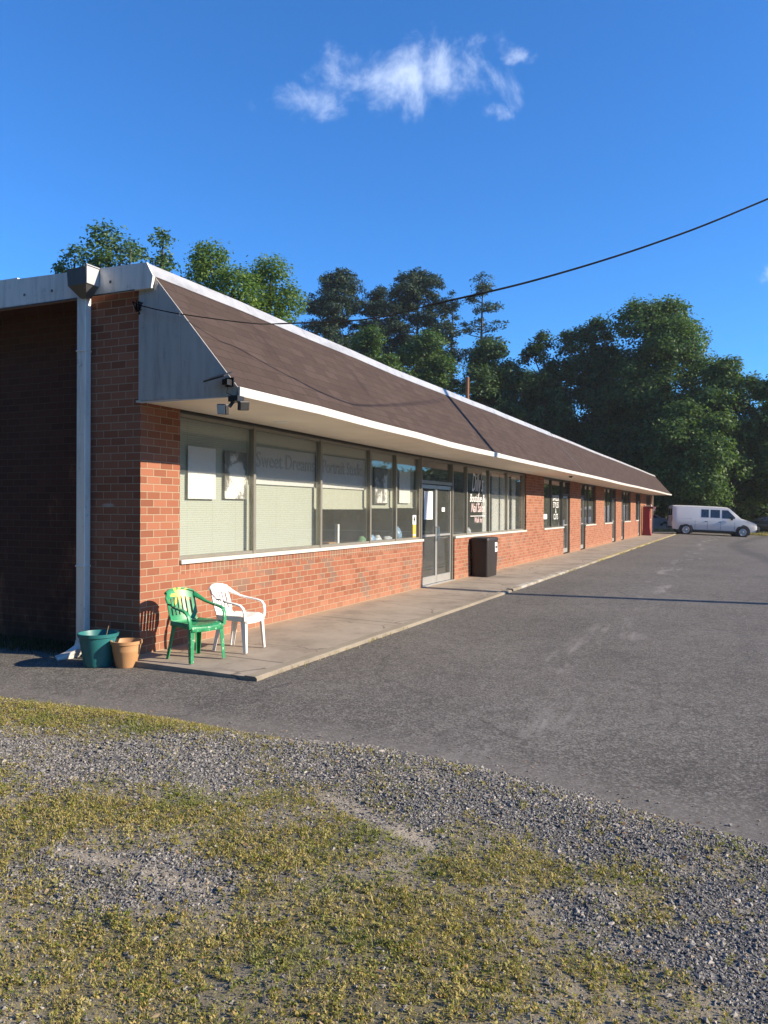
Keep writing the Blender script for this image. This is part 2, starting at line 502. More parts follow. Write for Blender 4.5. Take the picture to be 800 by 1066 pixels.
# zones of the verge: (x, y, half width along the view's right, half depth)
GRAVEL = [(2.25, -2.45, 1.23, .50), (3.29, -2.06, .73, .42), (4.07, -2.06, .62, .42), (4.73, -2.22, .56, .33), (5.34, -2.45, .55, .33), (5.75, -2.6, .35, .45), (3.35, -3.75, .39, .24), (5.49, -3.24, .35, .18), (5.78, -3.35, .28, .30), (5.18, -3.11, .23, .19), (4.27, -2.5, .3, .24), (2.85, -3.89, .17, .18), (1.1, -2.6, .5, .3), (-.3, -2.9, 1.2, .3), (6.6, -3.0, .7, .7)]
GRASS = [(.76, -1.80, 1.0, .36), (1.92, -1.66, .85, .20), (2.53, -3.34, .6, .28), (3.37, -2.66, .24, .15), (3.11, -3.06, .4, .22), (3.77, -3.19, .41, .26), (4.59, -3.07, .25, .13), (4.88, -2.83, .17, .13), (5.24, -2.71, .13, .13), (3.76, -4.15, .83, .33), (4.42, -3.91, .41, .26), (4.43, -3.54, .46, .25), (4.87, -3.56, .28, .25), (5.4, -3.09, .16, .09), (1.2, -3.4, .9, .5), (-1.6, -2.2, 2.2, .5), (2.6, -4.3, .9, .5), (4.25, -4.25, .45, .22), (4.85, -3.85, .28, .2), (5.2, -3.55, .2, .12)]
CA, SA = math.cos(R(24.65)), math.sin(R(24.65))
def zone(tab, x, y):
    o = np.zeros(np.shape(x))
    for cx, cy, hx, hy in tab:
        dx, dy = x - cx, y - cy
        u = (dx * CA + dy * SA) / hx; v = (-dx * SA + dy * CA) / hy
        o = np.maximum(o, np.exp(-(u * u + v * v) ** 1.4 * .7))
    return o
SAND = [(3.60, -2.47, 4.33, -2.85, .075), (2.80, -3.68, 3.22, -3.655, .05), (3.2, -3.655, 3.64, -3.68, .06), (3.83, -1.8, 4.05, -1.97, .05)]
def sand(x, y):
    o = np.zeros(np.shape(x))
    for ax, ay, bx, by, w in SAND:
        t = np.clip(((x - ax) * (bx - ax) + (y - ay) * (by - ay)) / ((bx - ax) ** 2 + (by - ay) ** 2), 0, 1)
        o = np.maximum(o, np.exp(-((x - ax - t * (bx - ax)) ** 2 + (y - ay - t * (by - ay)) ** 2) / w ** 2))
    return o
def zones(x, y):
    n1 = vnoise(x, y, .45, 1); n2 = vnoise(x, y, .30, 2); n3 = vnoise(x, y, .12, 3, 3)
    g = zone(GRAVEL, x, y) * .9 + (n1 - .5) * 1.1 + (n3 - .5) * .7
    w = zone(GRASS, x, y) * .8 + (n2 - .5) * 1.5 + (n3 - .5) * .7
    d = sand(x, y) + (n3 - .5) * .8 + (n2 - .5) * .4
    e = edge_y(x) - y                       # metres inside the verge
    g = np.maximum(g, (1 - np.clip(np.abs(e - .16) / .28, 0, 1)) * np.clip((x - 2.2) / .8, 0, 1) + (n3 - .5) * .4)
    g = sstep((g - .20) / .6); w = sstep((w - .08) / .7); d = sstep((d - .25) / .45) * .9
    return g * (1 - d), w * (1 - d) * (1 - .35 * g), d
def verge_z(x, y):
    e = edge_y(x) - y
    z = lot_z(x, y) - .012 + .05 * sstep((e + .05) / .42) + sstep(e / .3) * ((vnoise(x, y, .9, 5, 3) - .5) * .06 + (vnoise(x, y, .16, 6, 3) - .5) * .022)
    return z

def grid(xs, ys, zf):
    X, Y = np.meshgrid(xs, ys); Z = zf(X, Y)
    v = np.stack([X.ravel(), Y.ravel(), Z.ravel()], 1)
    nx, ny = len(xs), len(ys)
    i = (np.arange(ny - 1)[:, None] * nx + np.arange(nx - 1)[None, :]).ravel()
    return v, np.stack([i, i + 1, i + nx + 1, i + nx], 1), X.ravel(), Y.ravel()

def ground_material():
    m = N('field_ground')
    c = m.ramp(m.noise(.5, 6, .65), [(.3, (.05, .055, .022)), (.5, (.10, .095, .040)), (.7, (.17, .14, .075))])
    c = m.mix(m.math('MULTIPLY', m.noise(9, 5, .7), .6), c, (.07, .075, .03))
    m.bsdf(c, .95, spec=.1, normal=m.bump(m.noise(12, 5, .7), .5, .03))
    return m.m
xs = np.concatenate([np.linspace(-320, -40, 15), np.linspace(-36, 30, 67), np.linspace(40, 320, 15)])
ys = np.concatenate([np.linspace(-120, -14, 10), np.linspace(-10, 90, 101), np.linspace(100, 420, 15)])
v, f, _, _ = grid(xs, ys, lambda x, y: lot_z(np.clip(x, -20, 40), np.clip(y, -10, 90)) - .09)
struct(big_mesh('ground', v, f, ground_material(), smooth=True))

# car park asphalt
xs = np.concatenate([np.linspace(-14, 12, 105), np.linspace(13, 40, 28)])
ts = np.linspace(0, 1, 120) ** 1.6
X = np.repeat(xs[None, :], len(ts), 0)
far = np.where(xs < 1.2, 57.0, 58.5)
Y = (edge_y(xs) - .4)[None, :] + ts[:, None] * (far - edge_y(xs) + .4)[None, :]
Z = lot_z(X, Y)
nx, ny = len(xs), len(ts)
i = (np.arange(ny - 1)[:, None] * nx + np.arange(nx - 1)[None, :]).ravel()
struct(big_mesh('car_park', np.stack([X.ravel(), Y.ravel(), Z.ravel()], 1), np.stack([i, i + 1, i + nx + 1, i + nx], 1), M['asphalt'], smooth=True))

# the verge in front of the camera
def verge_material():
    m = N('verge_soil')
    a = m.n('VertexColor'); a.layer_name = 'zone'
    g, w, d = m.sep(a.outputs['Color'])
    soil = m.ramp(m.noise(5, 6, .7), [(.3, (.165, .145, .105)), (.5, (.24, .21, .155)), (.7, (.32, .28, .205))])
    fine = m.noise(90, 4, .7)
    soil = m.mix(m.math('MULTIPLY', m.step(fine, .45, .65), .5), soil, (.28, .23, .14))
    vor = m.n('TexVoronoi'); m.l(m.coord(), vor.inputs['Vector']); vor.inputs['Scale'].default_value = 55
    ch = m.sep(vor.outputs['Color'])
    stone = m.ramp(ch[0], [(0, (.075, .073, .069)), (.5, (.16, .155, .147)), (1, (.28, .268, .248))])
    c = m.mix(g, soil, stone)
    c = m.mix(m.math('MULTIPLY', w, .6), c, m.ramp(fine, [(.35, (.075, .07, .035)), (.65, (.19, .165, .085))]))
    c = m.mix(m.math('MULTIPLY', d, .9), c, m.ramp(m.noise(30, 4, .7), [(.3, (.33, .28, .205)), (.7, (.46, .40, .31))]))
    h = m.math('ADD', m.math('MULTIPLY', m.math('MULTIPLY', ch[1], g), 1.2), m.noise(45, 5, .7))
    m.bsdf(c, .95, spec=.15, normal=m.bump(h, .8, .014))
    return m.m
xs = np.arange(-6, 9.01, .035); ys0 = np.arange(0, 1.0001, 1 / 150.)
X = np.repeat(xs[None, :], len(ys0), 0)
Y = (edge_y(xs) + .14)[None, :] - ys0[:, None] * 5.4
Z = verge_z(X, Y)
g_, w_, d_ = zones(X.ravel(), Y.ravel())
nx, ny = len(xs), len(ys0)
i = (np.arange(ny - 1)[:, None] * nx + np.arange(nx - 1)[None, :]).ravel()
struct(big_mesh('verge', np.stack([X.ravel(), Y.ravel(), Z.ravel()], 1), np.stack([i, i + 1, i + nx + 1, i + nx], 1)[:, ::-1], verge_material(),
                attr=np.stack([g_, w_, d_, np.ones_like(g_)], 1), smooth=True))

# camera position (needed to thin the scatter with distance and to skip what is far outside the picture)
CAM = Vector((5.72, -6.364, 1.535)); YAW = R(24.65)
def depth_side(x, y):
    dx, dy = x - CAM.x, y - CAM.y
    return -dx * SA + dy * CA, dx * CA + dy * SA

rng = np.random.RandomState(11)
def scatter(n, x0, x1, y0, y1):
    x = rng.uniform(x0, x1, n); y = rng.uniform(y0, y1, n)
    t, s = depth_side(x, y)
    k = (t > 2.1) & (np.abs(s) < t * .56 + .35) & (y < edge_y(x) + .3)
    return x[k], y[k], t[k]

def stone_base():
    import bmesh
    bm = bmesh.new(); bmesh.ops.create_icosphere(bm, subdivisions=1, radius=1)
    v = np.array([p.co for p in bm.verts]); f = np.array([[p.index for p in q.verts] for q in bm.faces]); bm.free()
    return v, f
SV, SF = stone_base()
OV = np.array([(1, 0, 0), (-.7, .8, .1), (-.6, -.8, -.1), (.1, .1, 1), (0, -.1, -1), (.5, .8, .2)], float); OF = np.array([(0, 5, 3), (5, 1, 3), (1, 2, 3), (2, 0, 3), (5, 0, 4), (1, 5, 4), (2, 1, 4), (0, 2, 4)])
def stones(x, y, zf, r, mat, name):
    SV, SF = OV, OF
    n = len(x)
    sc = r[:, None, None] * rng.uniform(.6, 1.25, (n, 1, 3)) * np.array([1.1, 1.0, .62])
    p = SV[None] * (1 + rng.uniform(-.28, .28, (n, len(SV), 1))) * sc
    a = rng.uniform(0, 6.283, n); b = rng.uniform(-.6, .6, n)
    ca, sa, cb, sb = np.cos(a)[:, None], np.sin(a)[:, None], np.cos(b)[:, None], np.sin(b)[:, None]
    px, py, pz = p[..., 0], p[..., 1], p[..., 2]
    py, pz = py * cb - pz * sb, py * sb + pz * cb
    px, py = px * ca - py * sa, px * sa + py * ca
    z0 = zf(x, y)
    q = np.stack([px + x[:, None], py + y[:, None], pz + z0[:, None] + r[:, None] * .25], -1).reshape(-1, 3)
    fc = (SF[None] + (np.arange(n) * len(SV))[:, None, None]).reshape(-1, 3)
    return big_mesh(name, q, fc, mat)

def stone_material():
    m = N('crushed_stone')
    gi = m.n('NewGeometry')
    c = m.ramp(gi.outputs['Random Per Island'], [(0, (.07, .068, .064)), (.3, (.135, .131, .125)), (.6, (.215, .207, .195)), (.85, (.33, .31, .28)), (.96, (.47, .43, .37)), (1, (.32, .23, .14))])
    c = m.mix(m.math('MULTIPLY', m.noise(60, 3, .6), .35), c, (.22, .20, .175))
    m.bsdf(c, .85, spec=.25)
    return m.m
def bz(x, y):
    return np.where(edge_y(x) - y < -.02, lot_z(x, y), verge_z(x, y))
x, y, t = scatter(760000, -3.5, 7.6, -5.2, -.9)
g, w, d = zones(x, y)
e = edge_y(x) - y
pr = np.where(e > -.02, g * .8 + .24 * (1 - .5 * w), .05 * np.exp(e / .07) * np.clip((x - 1.5) / 1., 0, 1))
k = (rng.rand(len(x)) < pr * np.clip(1.35 - t * .085, .45, 1))
x, y, t = x[k], y[k], t[k]
r = np.clip(rng.lognormal(math.log(.0044), .45, len(x)), .0022, .015) * (1 + .07 * (t - 3))
struct(stones(x, y, bz, r, stone_material(), 'gravel'), 'stuff')
print('stones', len(x))

def card_mesh(name, c, n, up, L, W, mat, parent=None, bend=.0):
    """rhombus leaf cards: centre c, long axis up, across = n x up"""
    s = np.cross(n, up); s /= np.linalg.norm(s, axis=1)[:, None] + 1e-9
    L = L[:, None]; W = W[:, None]
    p0 = c - up * L * .5; p2 = c + up * L * .5 + n * L * bend
    p1 = c + s * W * .5 - up * L * .05 + n * L * bend * .2; p3 = c - s * W * .5 - up * L * .05 + n * L * bend * .2
    v = np.stack([p0, p1, p2, p3], 1).reshape(-1, 3)
    f = np.arange(len(c) * 4).reshape(-1, 4)
    return big_mesh(name, v, f, mat, parent)
def unit(a):
    return a / (np.linalg.norm(a, axis=1)[:, None] + 1e-9)

def leaf_material(name, stops, trans=.35, rough=.55, patchy=.6, pscale=.5, patchcol=None, spec=.25):
    m = N(name)
    gi = m.n('NewGeometry')
    c = m.ramp(gi.outputs['Random Per Island'], stops)
    if patchcol:
        c = m.mix(m.math('MULTIPLY', m.step(m.noise(pscale, 4, .6), .42, .66), patchy), c, patchcol)
    if name in ('short_grass', 'green_weeds'):
        c = m.mix(m.math('MULTIPLY', m.step(m.noise(1.3, 4, .65), .52, .64), .5), c, (.15, .225, .042))
    p = m.n('BsdfPrincipled'); m.l(c, p.inputs['Base Color']); p.inputs['Roughness'].default_value = rough
    p.inputs['Specular IOR Level'].default_value = spec
    tr = m.n('BsdfTranslucent'); m.l(m.mix(1., c, (1.25, 1.35, .7), 'MULTIPLY'), tr.inputs[0])
    mx = m.n('MixShader'); mx.inputs[0].default_value = trans
    m.l(p.outputs[0], mx.inputs[1]); m.l(tr.outputs[0], mx.inputs[2]); m.l(mx.outputs[0], m.out.inputs[0])
    return m.m
M['grass'] = leaf_material('short_grass', [(0, (.20, .20, .05)), (.3, (.32, .29, .085)), (.6, (.43, .36, .135)), (.85, (.54, .42, .21)), (1, (.60, .49, .30))], .3, .7, .55, 2.2, (.36, .27, .10))
M['weed'] = leaf_material('green_weeds', [(0, (.12, .18, .034)), (.3, (.23, .25, .05)), (.6, (.38, .325, .08)), (.88, (.49, .37, .14)), (1, (.48, .28, .13))], .35, .6, .6, 9., (.54, .44, .19))

# grass blades: many thin leaning cards
x, y, t = scatter(640000, -3.8, 7.4, -5.2, -1.0)
g, w, d = zones(x, y)
e = edge_y(x) - y
cl = vnoise(x, y, .055, 21, 2)
pr = np.clip(w * .45 + .30 * (1 - .8 * g) * (1 - d), 0, 1) * sstep((cl - .33) / .25) * sstep((e - .0) / .1)
k = rng.rand(len(x)) < pr * np.clip(1.25 - t * .07, .4, 1)
x, y, t, w = x[k], y[k], t[k], w[k]
n = len(x)
a = rng.uniform(0, 6.283, n); lean = rng.uniform(.3, 2.4, n)
up = unit(np.stack([np.cos(a) * lean, np.sin(a) * lean, np.ones(n)], 1))
nn = unit(np.cross(up, np.stack([np.cos(a + 1.57 + rng.uniform(-.8, .8, n)), np.sin(a + 1.57), np.zeros(n)], 1)))
L = rng.uniform(.008, .022, n) * (.7 + .5 * w); W = rng.uniform(.0018, .0038, n) * (1 + .12 * (t - 2.5))
c = np.stack([x, y, verge_z(x, y) + L * .38], 1)
struct(card_mesh('grass', c, nn, up, L, W, M['grass'], bend=.15), 'stuff')

# low broad-leaved weeds in small tufts
x, y, t = scatter(125000, -3.8, 7.4, -5.2, -1.1)
g, w, d = zones(x, y)
e = edge_y(x) - y
k = rng.rand(len(x)) < np.clip(w * .42 + .22 * (1 - g) + .02, 0, 1) * sstep((e - .05) / .15) * (1 - d)
x, y, t = x[k], y[k], t[k]
m_ = 11; n = len(x) * m_
rr = np.repeat(rng.uniform(.008, .022, len(x)) * rng.choice([.7, 1, 1.6], len(x), p=[.45, .4, .15]), m_)
a = rng.uniform(0, 6.283, n); q = np.sqrt(rng.rand(n)) * rr
cx = np.repeat(x, m_) + np.cos(a) * q; cy = np.repeat(y, m_) + np.sin(a) * q
cz = verge_z(cx, cy) + rng.uniform(.004, 1, n) * rr * 1.3
up = unit(np.stack([np.cos(a) + rng.normal(0, .4, n), np.sin(a) + rng.normal(0, .4, n), rng.uniform(.1, 1.2, n)], 1))
nn = unit(np.stack([rng.normal(0, .5, n), rng.normal(0, .5, n), np.ones(n)], 1))
nn = unit(nn - up * np.sum(nn * up, 1)[:, None])
L = rng.uniform(.0075, .016, n); W = L * rng.uniform(.35, .6, n)
struct(card_mesh('ground_weeds', np.stack([cx, cy, cz], 1), nn, up, L, W, M['weed'], bend=.12), 'stuff')

x, y, t = scatter(60000, -3.8, 7.4, -5.2, -1.1)
g, w, d = zones(x, y); e = edge_y(x) - y
cl = vnoise(x, y, .22, 41, 3)
k = rng.rand(len(x)) < (.5 * w * sstep((cl - .5) / .15) + .02) * sstep((e - .03) / .1)
x, y, t = x[k], y[k], t[k]; n = len(x)
a = rng.uniform(0, 6.283, n); lean = rng.uniform(.2, 1.6, n)
up = unit(np.stack([np.cos(a) * lean, np.sin(a) * lean, np.ones(n)], 1))
nn = unit(np.cross(up, np.stack([np.cos(a + 1.5), np.sin(a + 1.5), np.zeros(n)], 1)))
L = rng.uniform(.028, .062, n); W = rng.uniform(.0022, .0045, n)
struct(card_mesh('tall_grass', np.stack([x, y, verge_z(x, y) + L * .33], 1), nn, up, L, W, M['grass'], bend=.25), 'stuff')
x, y, t = scatter(1500, -3.8, 7.4, -5.2, -1.2); n = len(x)
a = rng.uniform(0, 6.283, n)
up = unit(np.stack([np.cos(a), np.sin(a), rng.normal(0, .25, n)], 1)); nn = unit(np.stack([rng.normal(0, .3, n), rng.normal(0, .3, n), np.ones(n)], 1)); nn = unit(nn - up * np.sum(nn * up, 1)[:, None])
L = rng.uniform(.014, .034, n)
M['litter'] = leaf_material('dead_leaf', [(0, (.16, .085, .04)), (.5, (.30, .19, .10)), (1, (.45, .34, .21))], .1, .8, .3, 3., (.2, .12, .06))
struct(card_mesh('dead_leaves', np.stack([x, y, verge_z(x, y) + .012], 1), nn, up, L, L * rng.uniform(.15, .6, n), M['litter'], bend=.2), 'stuff')

# rough grass in the shade along the recessed wall, dry grass past the lot and along the far kerb
def rough_grass(name, x, y, zf, h, mat):
    n = len(x); a = rng.uniform(0, 6.283, n); lean = rng.uniform(.1, .8, n)
    up = unit(np.stack([np.cos(a) * lean, np.sin(a) * lean, np.ones(n)], 1))
    nn = unit(np.cross(up, np.stack([np.cos(a + 1.4), np.sin(a + 1.4), np.zeros(n)], 1)))
    L = rng.uniform(.5, 1.2, n) * h; W = L * rng.uniform(.12, .25, n)
    return struct(card_mesh(name, np.stack([x, y, zf(x, y) + L * .4], 1), nn, up, L, W, mat, bend=.15), 'stuff')
n = 9000
x = rng.uniform(-6, -.95, n); y = rng.uniform(-.12, 1.0, n) ; y = np.where(rng.rand(n) < .4, y - .15 * rng.rand(n), y)
M['shade_grass'] = leaf_material('shade_toned_grass', [(0, (.022, .03, .012)), (.5, (.04, .05, .02)), (1, (.09, .08, .04))], .2, .8, .3, 2., (.06, .05, .03))  # grass colours darkened to paint in the shade beside the wall
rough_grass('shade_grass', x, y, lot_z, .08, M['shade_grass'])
n = 9000
x = rng.uniform(-2, 14, n); y = 56.8 + rng.uniform(0, 1, n) ** 1.5 * 6 + .12 * x
rough_grass('dry_grass', x, y, lot_z, .22, M['grass'])

n = 5000
y = rng.uniform(-.2, 48, n); k = rng.rand(n) < sstep((vnoise(y, y * 0, 1.1, 31, 4) - .5) / .12) * np.clip((y - 12) / 8, .12, 1)
y = y[k]; x = 1.66 + np.abs(rng.normal(0, .035, len(y)))
rough_grass('kerb_weeds', x, y, lot_z, .055, M['grass'])
# ------------------------------------------------------------------ building
B = thing('shop_building', 'long low red brick shop building with a brown shingled slanting roof edge and big windows', 'building')
L_ = 50.5
WT = .2
wall = MB()
ZS = 2.64
def pier(y0, y1): wall.box(-WT, 0, y0, y1, -.2, ZS - .003)
def low(y0, y1, z=.905): wall.box(-WT, 0, y0, y1, -.2, z)
pier(0, .63); low(.63, 7.93); low(9.80, 16.0); pier(16.0, 18.2); low(18.2, 21.2); pier(22.3, 24.4); low(25.4, 27.8); pier(27.8, 30.1)
low(30.1, 32.5); pier(33.6, 35.6); low(36.6, 39.2); pier(39.2, 41.5); low(41.5, 42.8); pier(43.8, 47.0); low(47.0, 49.6); pier(49.6, L_)
wall.box(-.76, -WT, 0, .2, -.2, 3.81); wall.box(-WT, 0, 0, .2, ZS - .003, 3.81)     # wing wall round the corner
wall.box(-14, -.2, L_ - .2, L_, -.2, 3.9); wall.box(-14.2, -14, 1.2, L_, -.2, 3.9)
wall.build('brick_wall', M['brick'], B)
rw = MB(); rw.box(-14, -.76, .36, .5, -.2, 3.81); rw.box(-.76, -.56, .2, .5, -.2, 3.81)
o = rw.build('recessed_wall', M['brick_blotched'], B); o['label'] = 'dark blotched brick wall set back under the roof edge'
box('recess_soffit', M['brick_blotched'], (-14, -.76, .05, .5, 3.812, 3.84), B)
# inside
MB().box(-4.2, -4.1, .6, 50, 0, 2.7).box(-4.1, -.21, .51, .6, 0, 2.7).box(-4.1, -.3, 16.8, 16.9, 0, 2.7).box(-4.1, -.3, 23.3, 23.4, 0, 2.7).box(-4.1, -.3, 29, 29.1, 0, 2.7).box(-4.1, -.3, 34.8, 34.9, 0, 2.7).build('interior_wall', M['inside'], B)
MB().box(-4.1, -.2, .6, 50, -.05, -.005).build('interior_floor', M['inside_floor'], B)
MB().box(-4.1, -.2, .6, 50, 2.7, 2.74).build('interior_ceiling', M['inside'], B)
# mansard
EX, EZ = 1.25, 2.71; TX, TZ = .20, 3.925
MB().prism([(EX, EZ), (TX, TZ), (TX - .03, TZ - .04), (EX - .03, EZ - .03)], -.02, L_ + .02).build('mansard_roof', M['shingle'], B)
MB().prism([(EX - .002, 2.625), (EX + .026, 2.622), (EX + .03, 2.715), (EX - .002, 2.722)], -.045, 8.9).prism([(EX - .004, 2.628), (EX + .022, 2.624), (EX + .026, 2.71), (EX - .004, 2.718)], 8.906, L_ + .03).build('eave_fascia', M['white'], B, bevel=.006)
sof = box('soffit', M['soffit'], (0, EX - .005, -.02, L_, ZS, ZS + .02), B)
flash = [(.20, 3.905), (.218, 3.912), (.175, 3.985), (.138, 4.052), (.112, 4.062), (.112, 4.05), (.126, 4.042), (.16, 3.98)]
fb = MB()
y0 = -.06
for y1 in (3.04, 6.1, 9.15, 12.2, 15.3, 18.4):
    fb.prism(flash, y0, y1 - .004); y0 = y1
fb.build('roof_flashing', M['flash'], B)
fl2 = [(.20, 3.905), (.222, 3.915), (.185, 3.99), (.14, 4.03), (.13, 4.015), (.17, 3.975)]
MB().prism(fl2, 18.4, 34.4).prism(fl2, 34.405, L_ + .03).build('roof_flashing', M['flash_old'], B)
for yj in (18.42,):
    MB().prism([(EX + .002, EZ + .006), (TX + .012, TZ + .0), (TX + .0, TZ - .02), (EX - .012, EZ - .015)], yj, yj + .05).build('roof_joint', M['galv'], B)
MB().box(-14.2, .185, .11, L_, 3.86, 3.90).build('roof_deck', M['roofdeck'], B)
# end panels: sheet metal closing the slanting roof edge
endp = [(-.0, 2.648), (1.235, 2.628), (1.246, 2.71), (.20, 3.92), (.19, 3.95), (0, 3.93)]
ep = MB().prism(endp, -.035, -.005); ep.build('end_panel', M['panel'], B)
sm = MB()
for xs_ in (.24, .53):
    zt = 2.71 + (1.246 - xs_) * 1.157
    sm.box(xs_ - .008, xs_ + .008, -.042, -.035, 2.645, zt - .03)
sm.build('panel_seam', M['panel'], B)
MB().box(-.02, .03, -.05, .0, 2.63, 2.649).box(.03, 1.24, -.04, -.02, 2.622, 2.634).build('panel_trim', M['white'], B)
MB().prism([(p[0], p[1]) for p in endp], L_ + .005, L_ + .03).build('end_panel', M['panel'], B)
# flat metal roof edge above the end wall, slightly tilted
def edge_trim(x0, x1):
    za, zb = 4.074 + .018 * -x0, 4.088 + .018 * -x1
    ba, bb = 3.79 + .008 * -x0, 3.79 + .008 * -x1
    return [(x0, ba), (x1, bb), (x1, zb), (x0, za)]
et = MB(); xa = -14.2
for xb in (-11, -7.9, -4.8, -1.72): et.prism(edge_trim(xa, xb - .0015), -.075, -.04); xa = xb
et.prism([(-1.72, 3.804), (.195, 3.79), (.218, 3.912), (.175, 3.985), (.135, 4.058), (-1.72, 4.105)], -.075, -.04)
et.build('roof_edge_trim', M['trim'], B)
for i in range(26):
    xx = -.35 - i * .42
    box('screw', M['galv'], (xx - .012, xx + .012, -.081, -.075, 3.90, 3.925), B)
MB().box(-14.2, -.02, -.082, -.076, 3.785, 3.797).build('drip_edge', M['bronze'], B)
# rain head and downspout
ds = MB(); ds.box(-.775, -.655, -.12, -.035, .08, 3.79)
for zz in (.9, 3.2):
    ds.box(-.782, -.648, -.13, -.03, zz, zz + .02)
d_ = ds.build('downspout', M['trim'], B, bevel=.008)
MB().sweep([(-.715, -.09, .10), (-.72, -.12, .02), (-.78, -.22, -.05), (-.84, -.31, -.085)], .12, .095, [(1, 0, 0), (1, 0, 0), (.8, -.3, 0), (.8, -.3, 0)]).build('outlet_elbow', M['trim'], d_)
rh = MB()
rh.loft([[(-.70, -.15, 3.76), (-.61, -.15, 3.76), (-.61, -.085, 3.76), (-.70, -.085, 3.76)], [(-.765, -.255, 3.87), (-.51, -.255, 3.87), (-.51, -.08, 3.87), (-.765, -.08, 3.87)], [(-.775, -.26, 4.045), (-.505, -.26, 4.045), (-.505, -.08, 4.06), (-.775, -.08, 4.06)],
         [(-.755, -.24, 4.045), (-.525, -.24, 4.045), (-.525, -.095, 4.06), (-.755, -.095, 4.06)], [(-.745, -.23, 3.92), (-.535, -.23, 3.92), (-.535, -.105, 3.92), (-.745, -.105, 3.92)]])
rain = rh.build('rain_head', M['galv'], B)
MB().box(-.503, -.498, -.255, -.083, 3.875, 4.055).box(-.53, -.492, -.265, -.081, 4.062, 4.072).build('rim', M['flash'], rain)  # pale plate over the right face paints it as sunlit; thin lip above
MB().box(.0, .07, 50.535, 50.60, -.1, 2.63).build('downspout', M['white'], B)
MB().tube([(-.5, 12.1, 3.9), (-.5, 12.1, 4.86)], .045, 10).build('vent_pipe', M['rust'], B)
# recessed lights
for yy in (2.07, 7.4, 10.0, 14.8, 18.1, 23.6, 30, 37, 44):
    MB().lathe([(.0, ZS - .012), (.085, ZS - .012), (.1, ZS + .0)], 20, (.42, yy)).build('recessed_light', M['lamp'], B)

# windows ------------------------------------------------------------------
FX0, FX1 = -.125, -.05
def window(y0, y1, z0=.955, z1=2.61, left=True, right=True, sill=True, fmat='alu', pane=True):
    w = MB()
    if left: w.box(FX0, FX1, y0, y0 + .055, z0, z1)
    if right: w.box(FX0, FX1, y1 - .055, y1, z0, z1)
    ya, yb = y0 + (.055 if left else 0), y1 - (.055 if right else 0)
    w.box(FX0 + .01, FX1 - .01, ya, yb, z1 - .04, z1)
    w.box(FX0 + .01, FX1 - .01, ya, yb, z0, z0 + .035)
    W_ = w.build('window', M[fmat], B)
    if pane:
        box('pane', M['glass'], (-.098, -.094, ya, yb, z0 + .035, z1 - .04), W_)
    box('head', M['bronze'], (FX0, -.04, y0, y1, z1 + .002, ZS - .004), W_)
    if sill:
        box('sill', M['white'], (-.16, .03, y0, y1, .907, .952), W_)
    return W_
ms = [.63, 2.21, 3.98, 5.70, 6.79, 7.93]
W = [window(a, b, left=(i == 0), right=True) for i, (a, b) in enumerate(zip(ms[:-1], ms[1:]))]
ms2 = [9.80, 10.83, 12.57, 14.22, 16.0]
W2 = [window(a, b, left=(i > 99), right=True) for i, (a, b) in enumerate(zip(ms2[:-1], ms2[1:]))]
# blinds hang inside
def blind(Wn, y0, y1, z0, z1, mat='blind', x=-.20, name='blind'):
    b = MB().box(x, x + .012, y0, y1, z0, z1)
    b.box(x - .005, x + .022, y0, y1, z0 - .022, z0 - .001)
    return b.build(name, M[mat], Wn)
blind(W[0], .64, 2.19, .985, 2.60)
blind(W[1], 2.20, 3.955, .985, 2.60)
blind(W[2], 3.96, 5.68, 1.55, 2.60, 'shade')
blind(W[3], 5.69, 6.77, 1.57, 2.60, 'shade', name='backing_board')
blind(W[4], 6.78, 7.92, 1.58, 2.60, 'shade', name='backing_board')
MB().box(-.21, -.18, .69, 7.86, .90, .953).box(-.75, -.21, .69, 7.86, .86, .90).build('window_ledge', M['inside'], B)
# curtains in two bays beyond the door
def curtain(Wn, y0, y1, z0=.97, z1=2.54, x=-.30):
    n = int((y1 - y0) / .03); pts = []
    for i in range(n + 1):
        y = y0 + (y1 - y0) * i / n
        pts.append((x + .022 * math.sin(i * 1.15) + .01 * math.sin(i * .41), y))
    b = MB()
    b.loft([[(p[0], p[1], z0), (p[0], p[1], z1), (p[0] - .006, p[1], z1), (p[0] - .006, p[1], z0)] for p in pts])
    return b.build('curtain', M['curtain'], Wn, smooth=60)
curtain(W2[2], 12.72, 13.30); curtain(W2[2], 13.55, 14.1); curtain(W2[3], 14.3, 15.2); curtain(W2[3], 15.5, 15.9)
# white venetian slats on the far side
# other shop windows with a door beside each
def shop_door(y0, y1, z1=2.06, hinge='near', dark=False, x=-.09, mat='alu_bright'):
    d = MB()
    d.box(x - .02, x + .02, y0, y0 + .045, .02, z1); d.box(x - .02, x + .02, y1 - .045, y1, .02, z1)
    d.box(x - .024, x + .024, y0 + .045, y1 - .045, z1 - .08, z1); d.box(x - .024, x + .024, y0 + .045, y1 - .045, .02, .17)
    d.box(x - .022, x + .022, y0 + .045, y1 - .045, .98, 1.02)
    D = d.build('door', M[mat], B)
    box('pane', M['glass'], (x - .004, x + .004, y0 + .045, y1 - .045, .17, z1 - .08), D)
    hy = y1 - .035 if hinge == 'near' else y0 + .035
    MB().tube([(x + .026, hy, 1.17), (x + .07, hy, 1.17), (x + .07, hy, .90), (x + .026, hy, .90)], .012, 6).build('handle', M['chrome'], D)
    return D
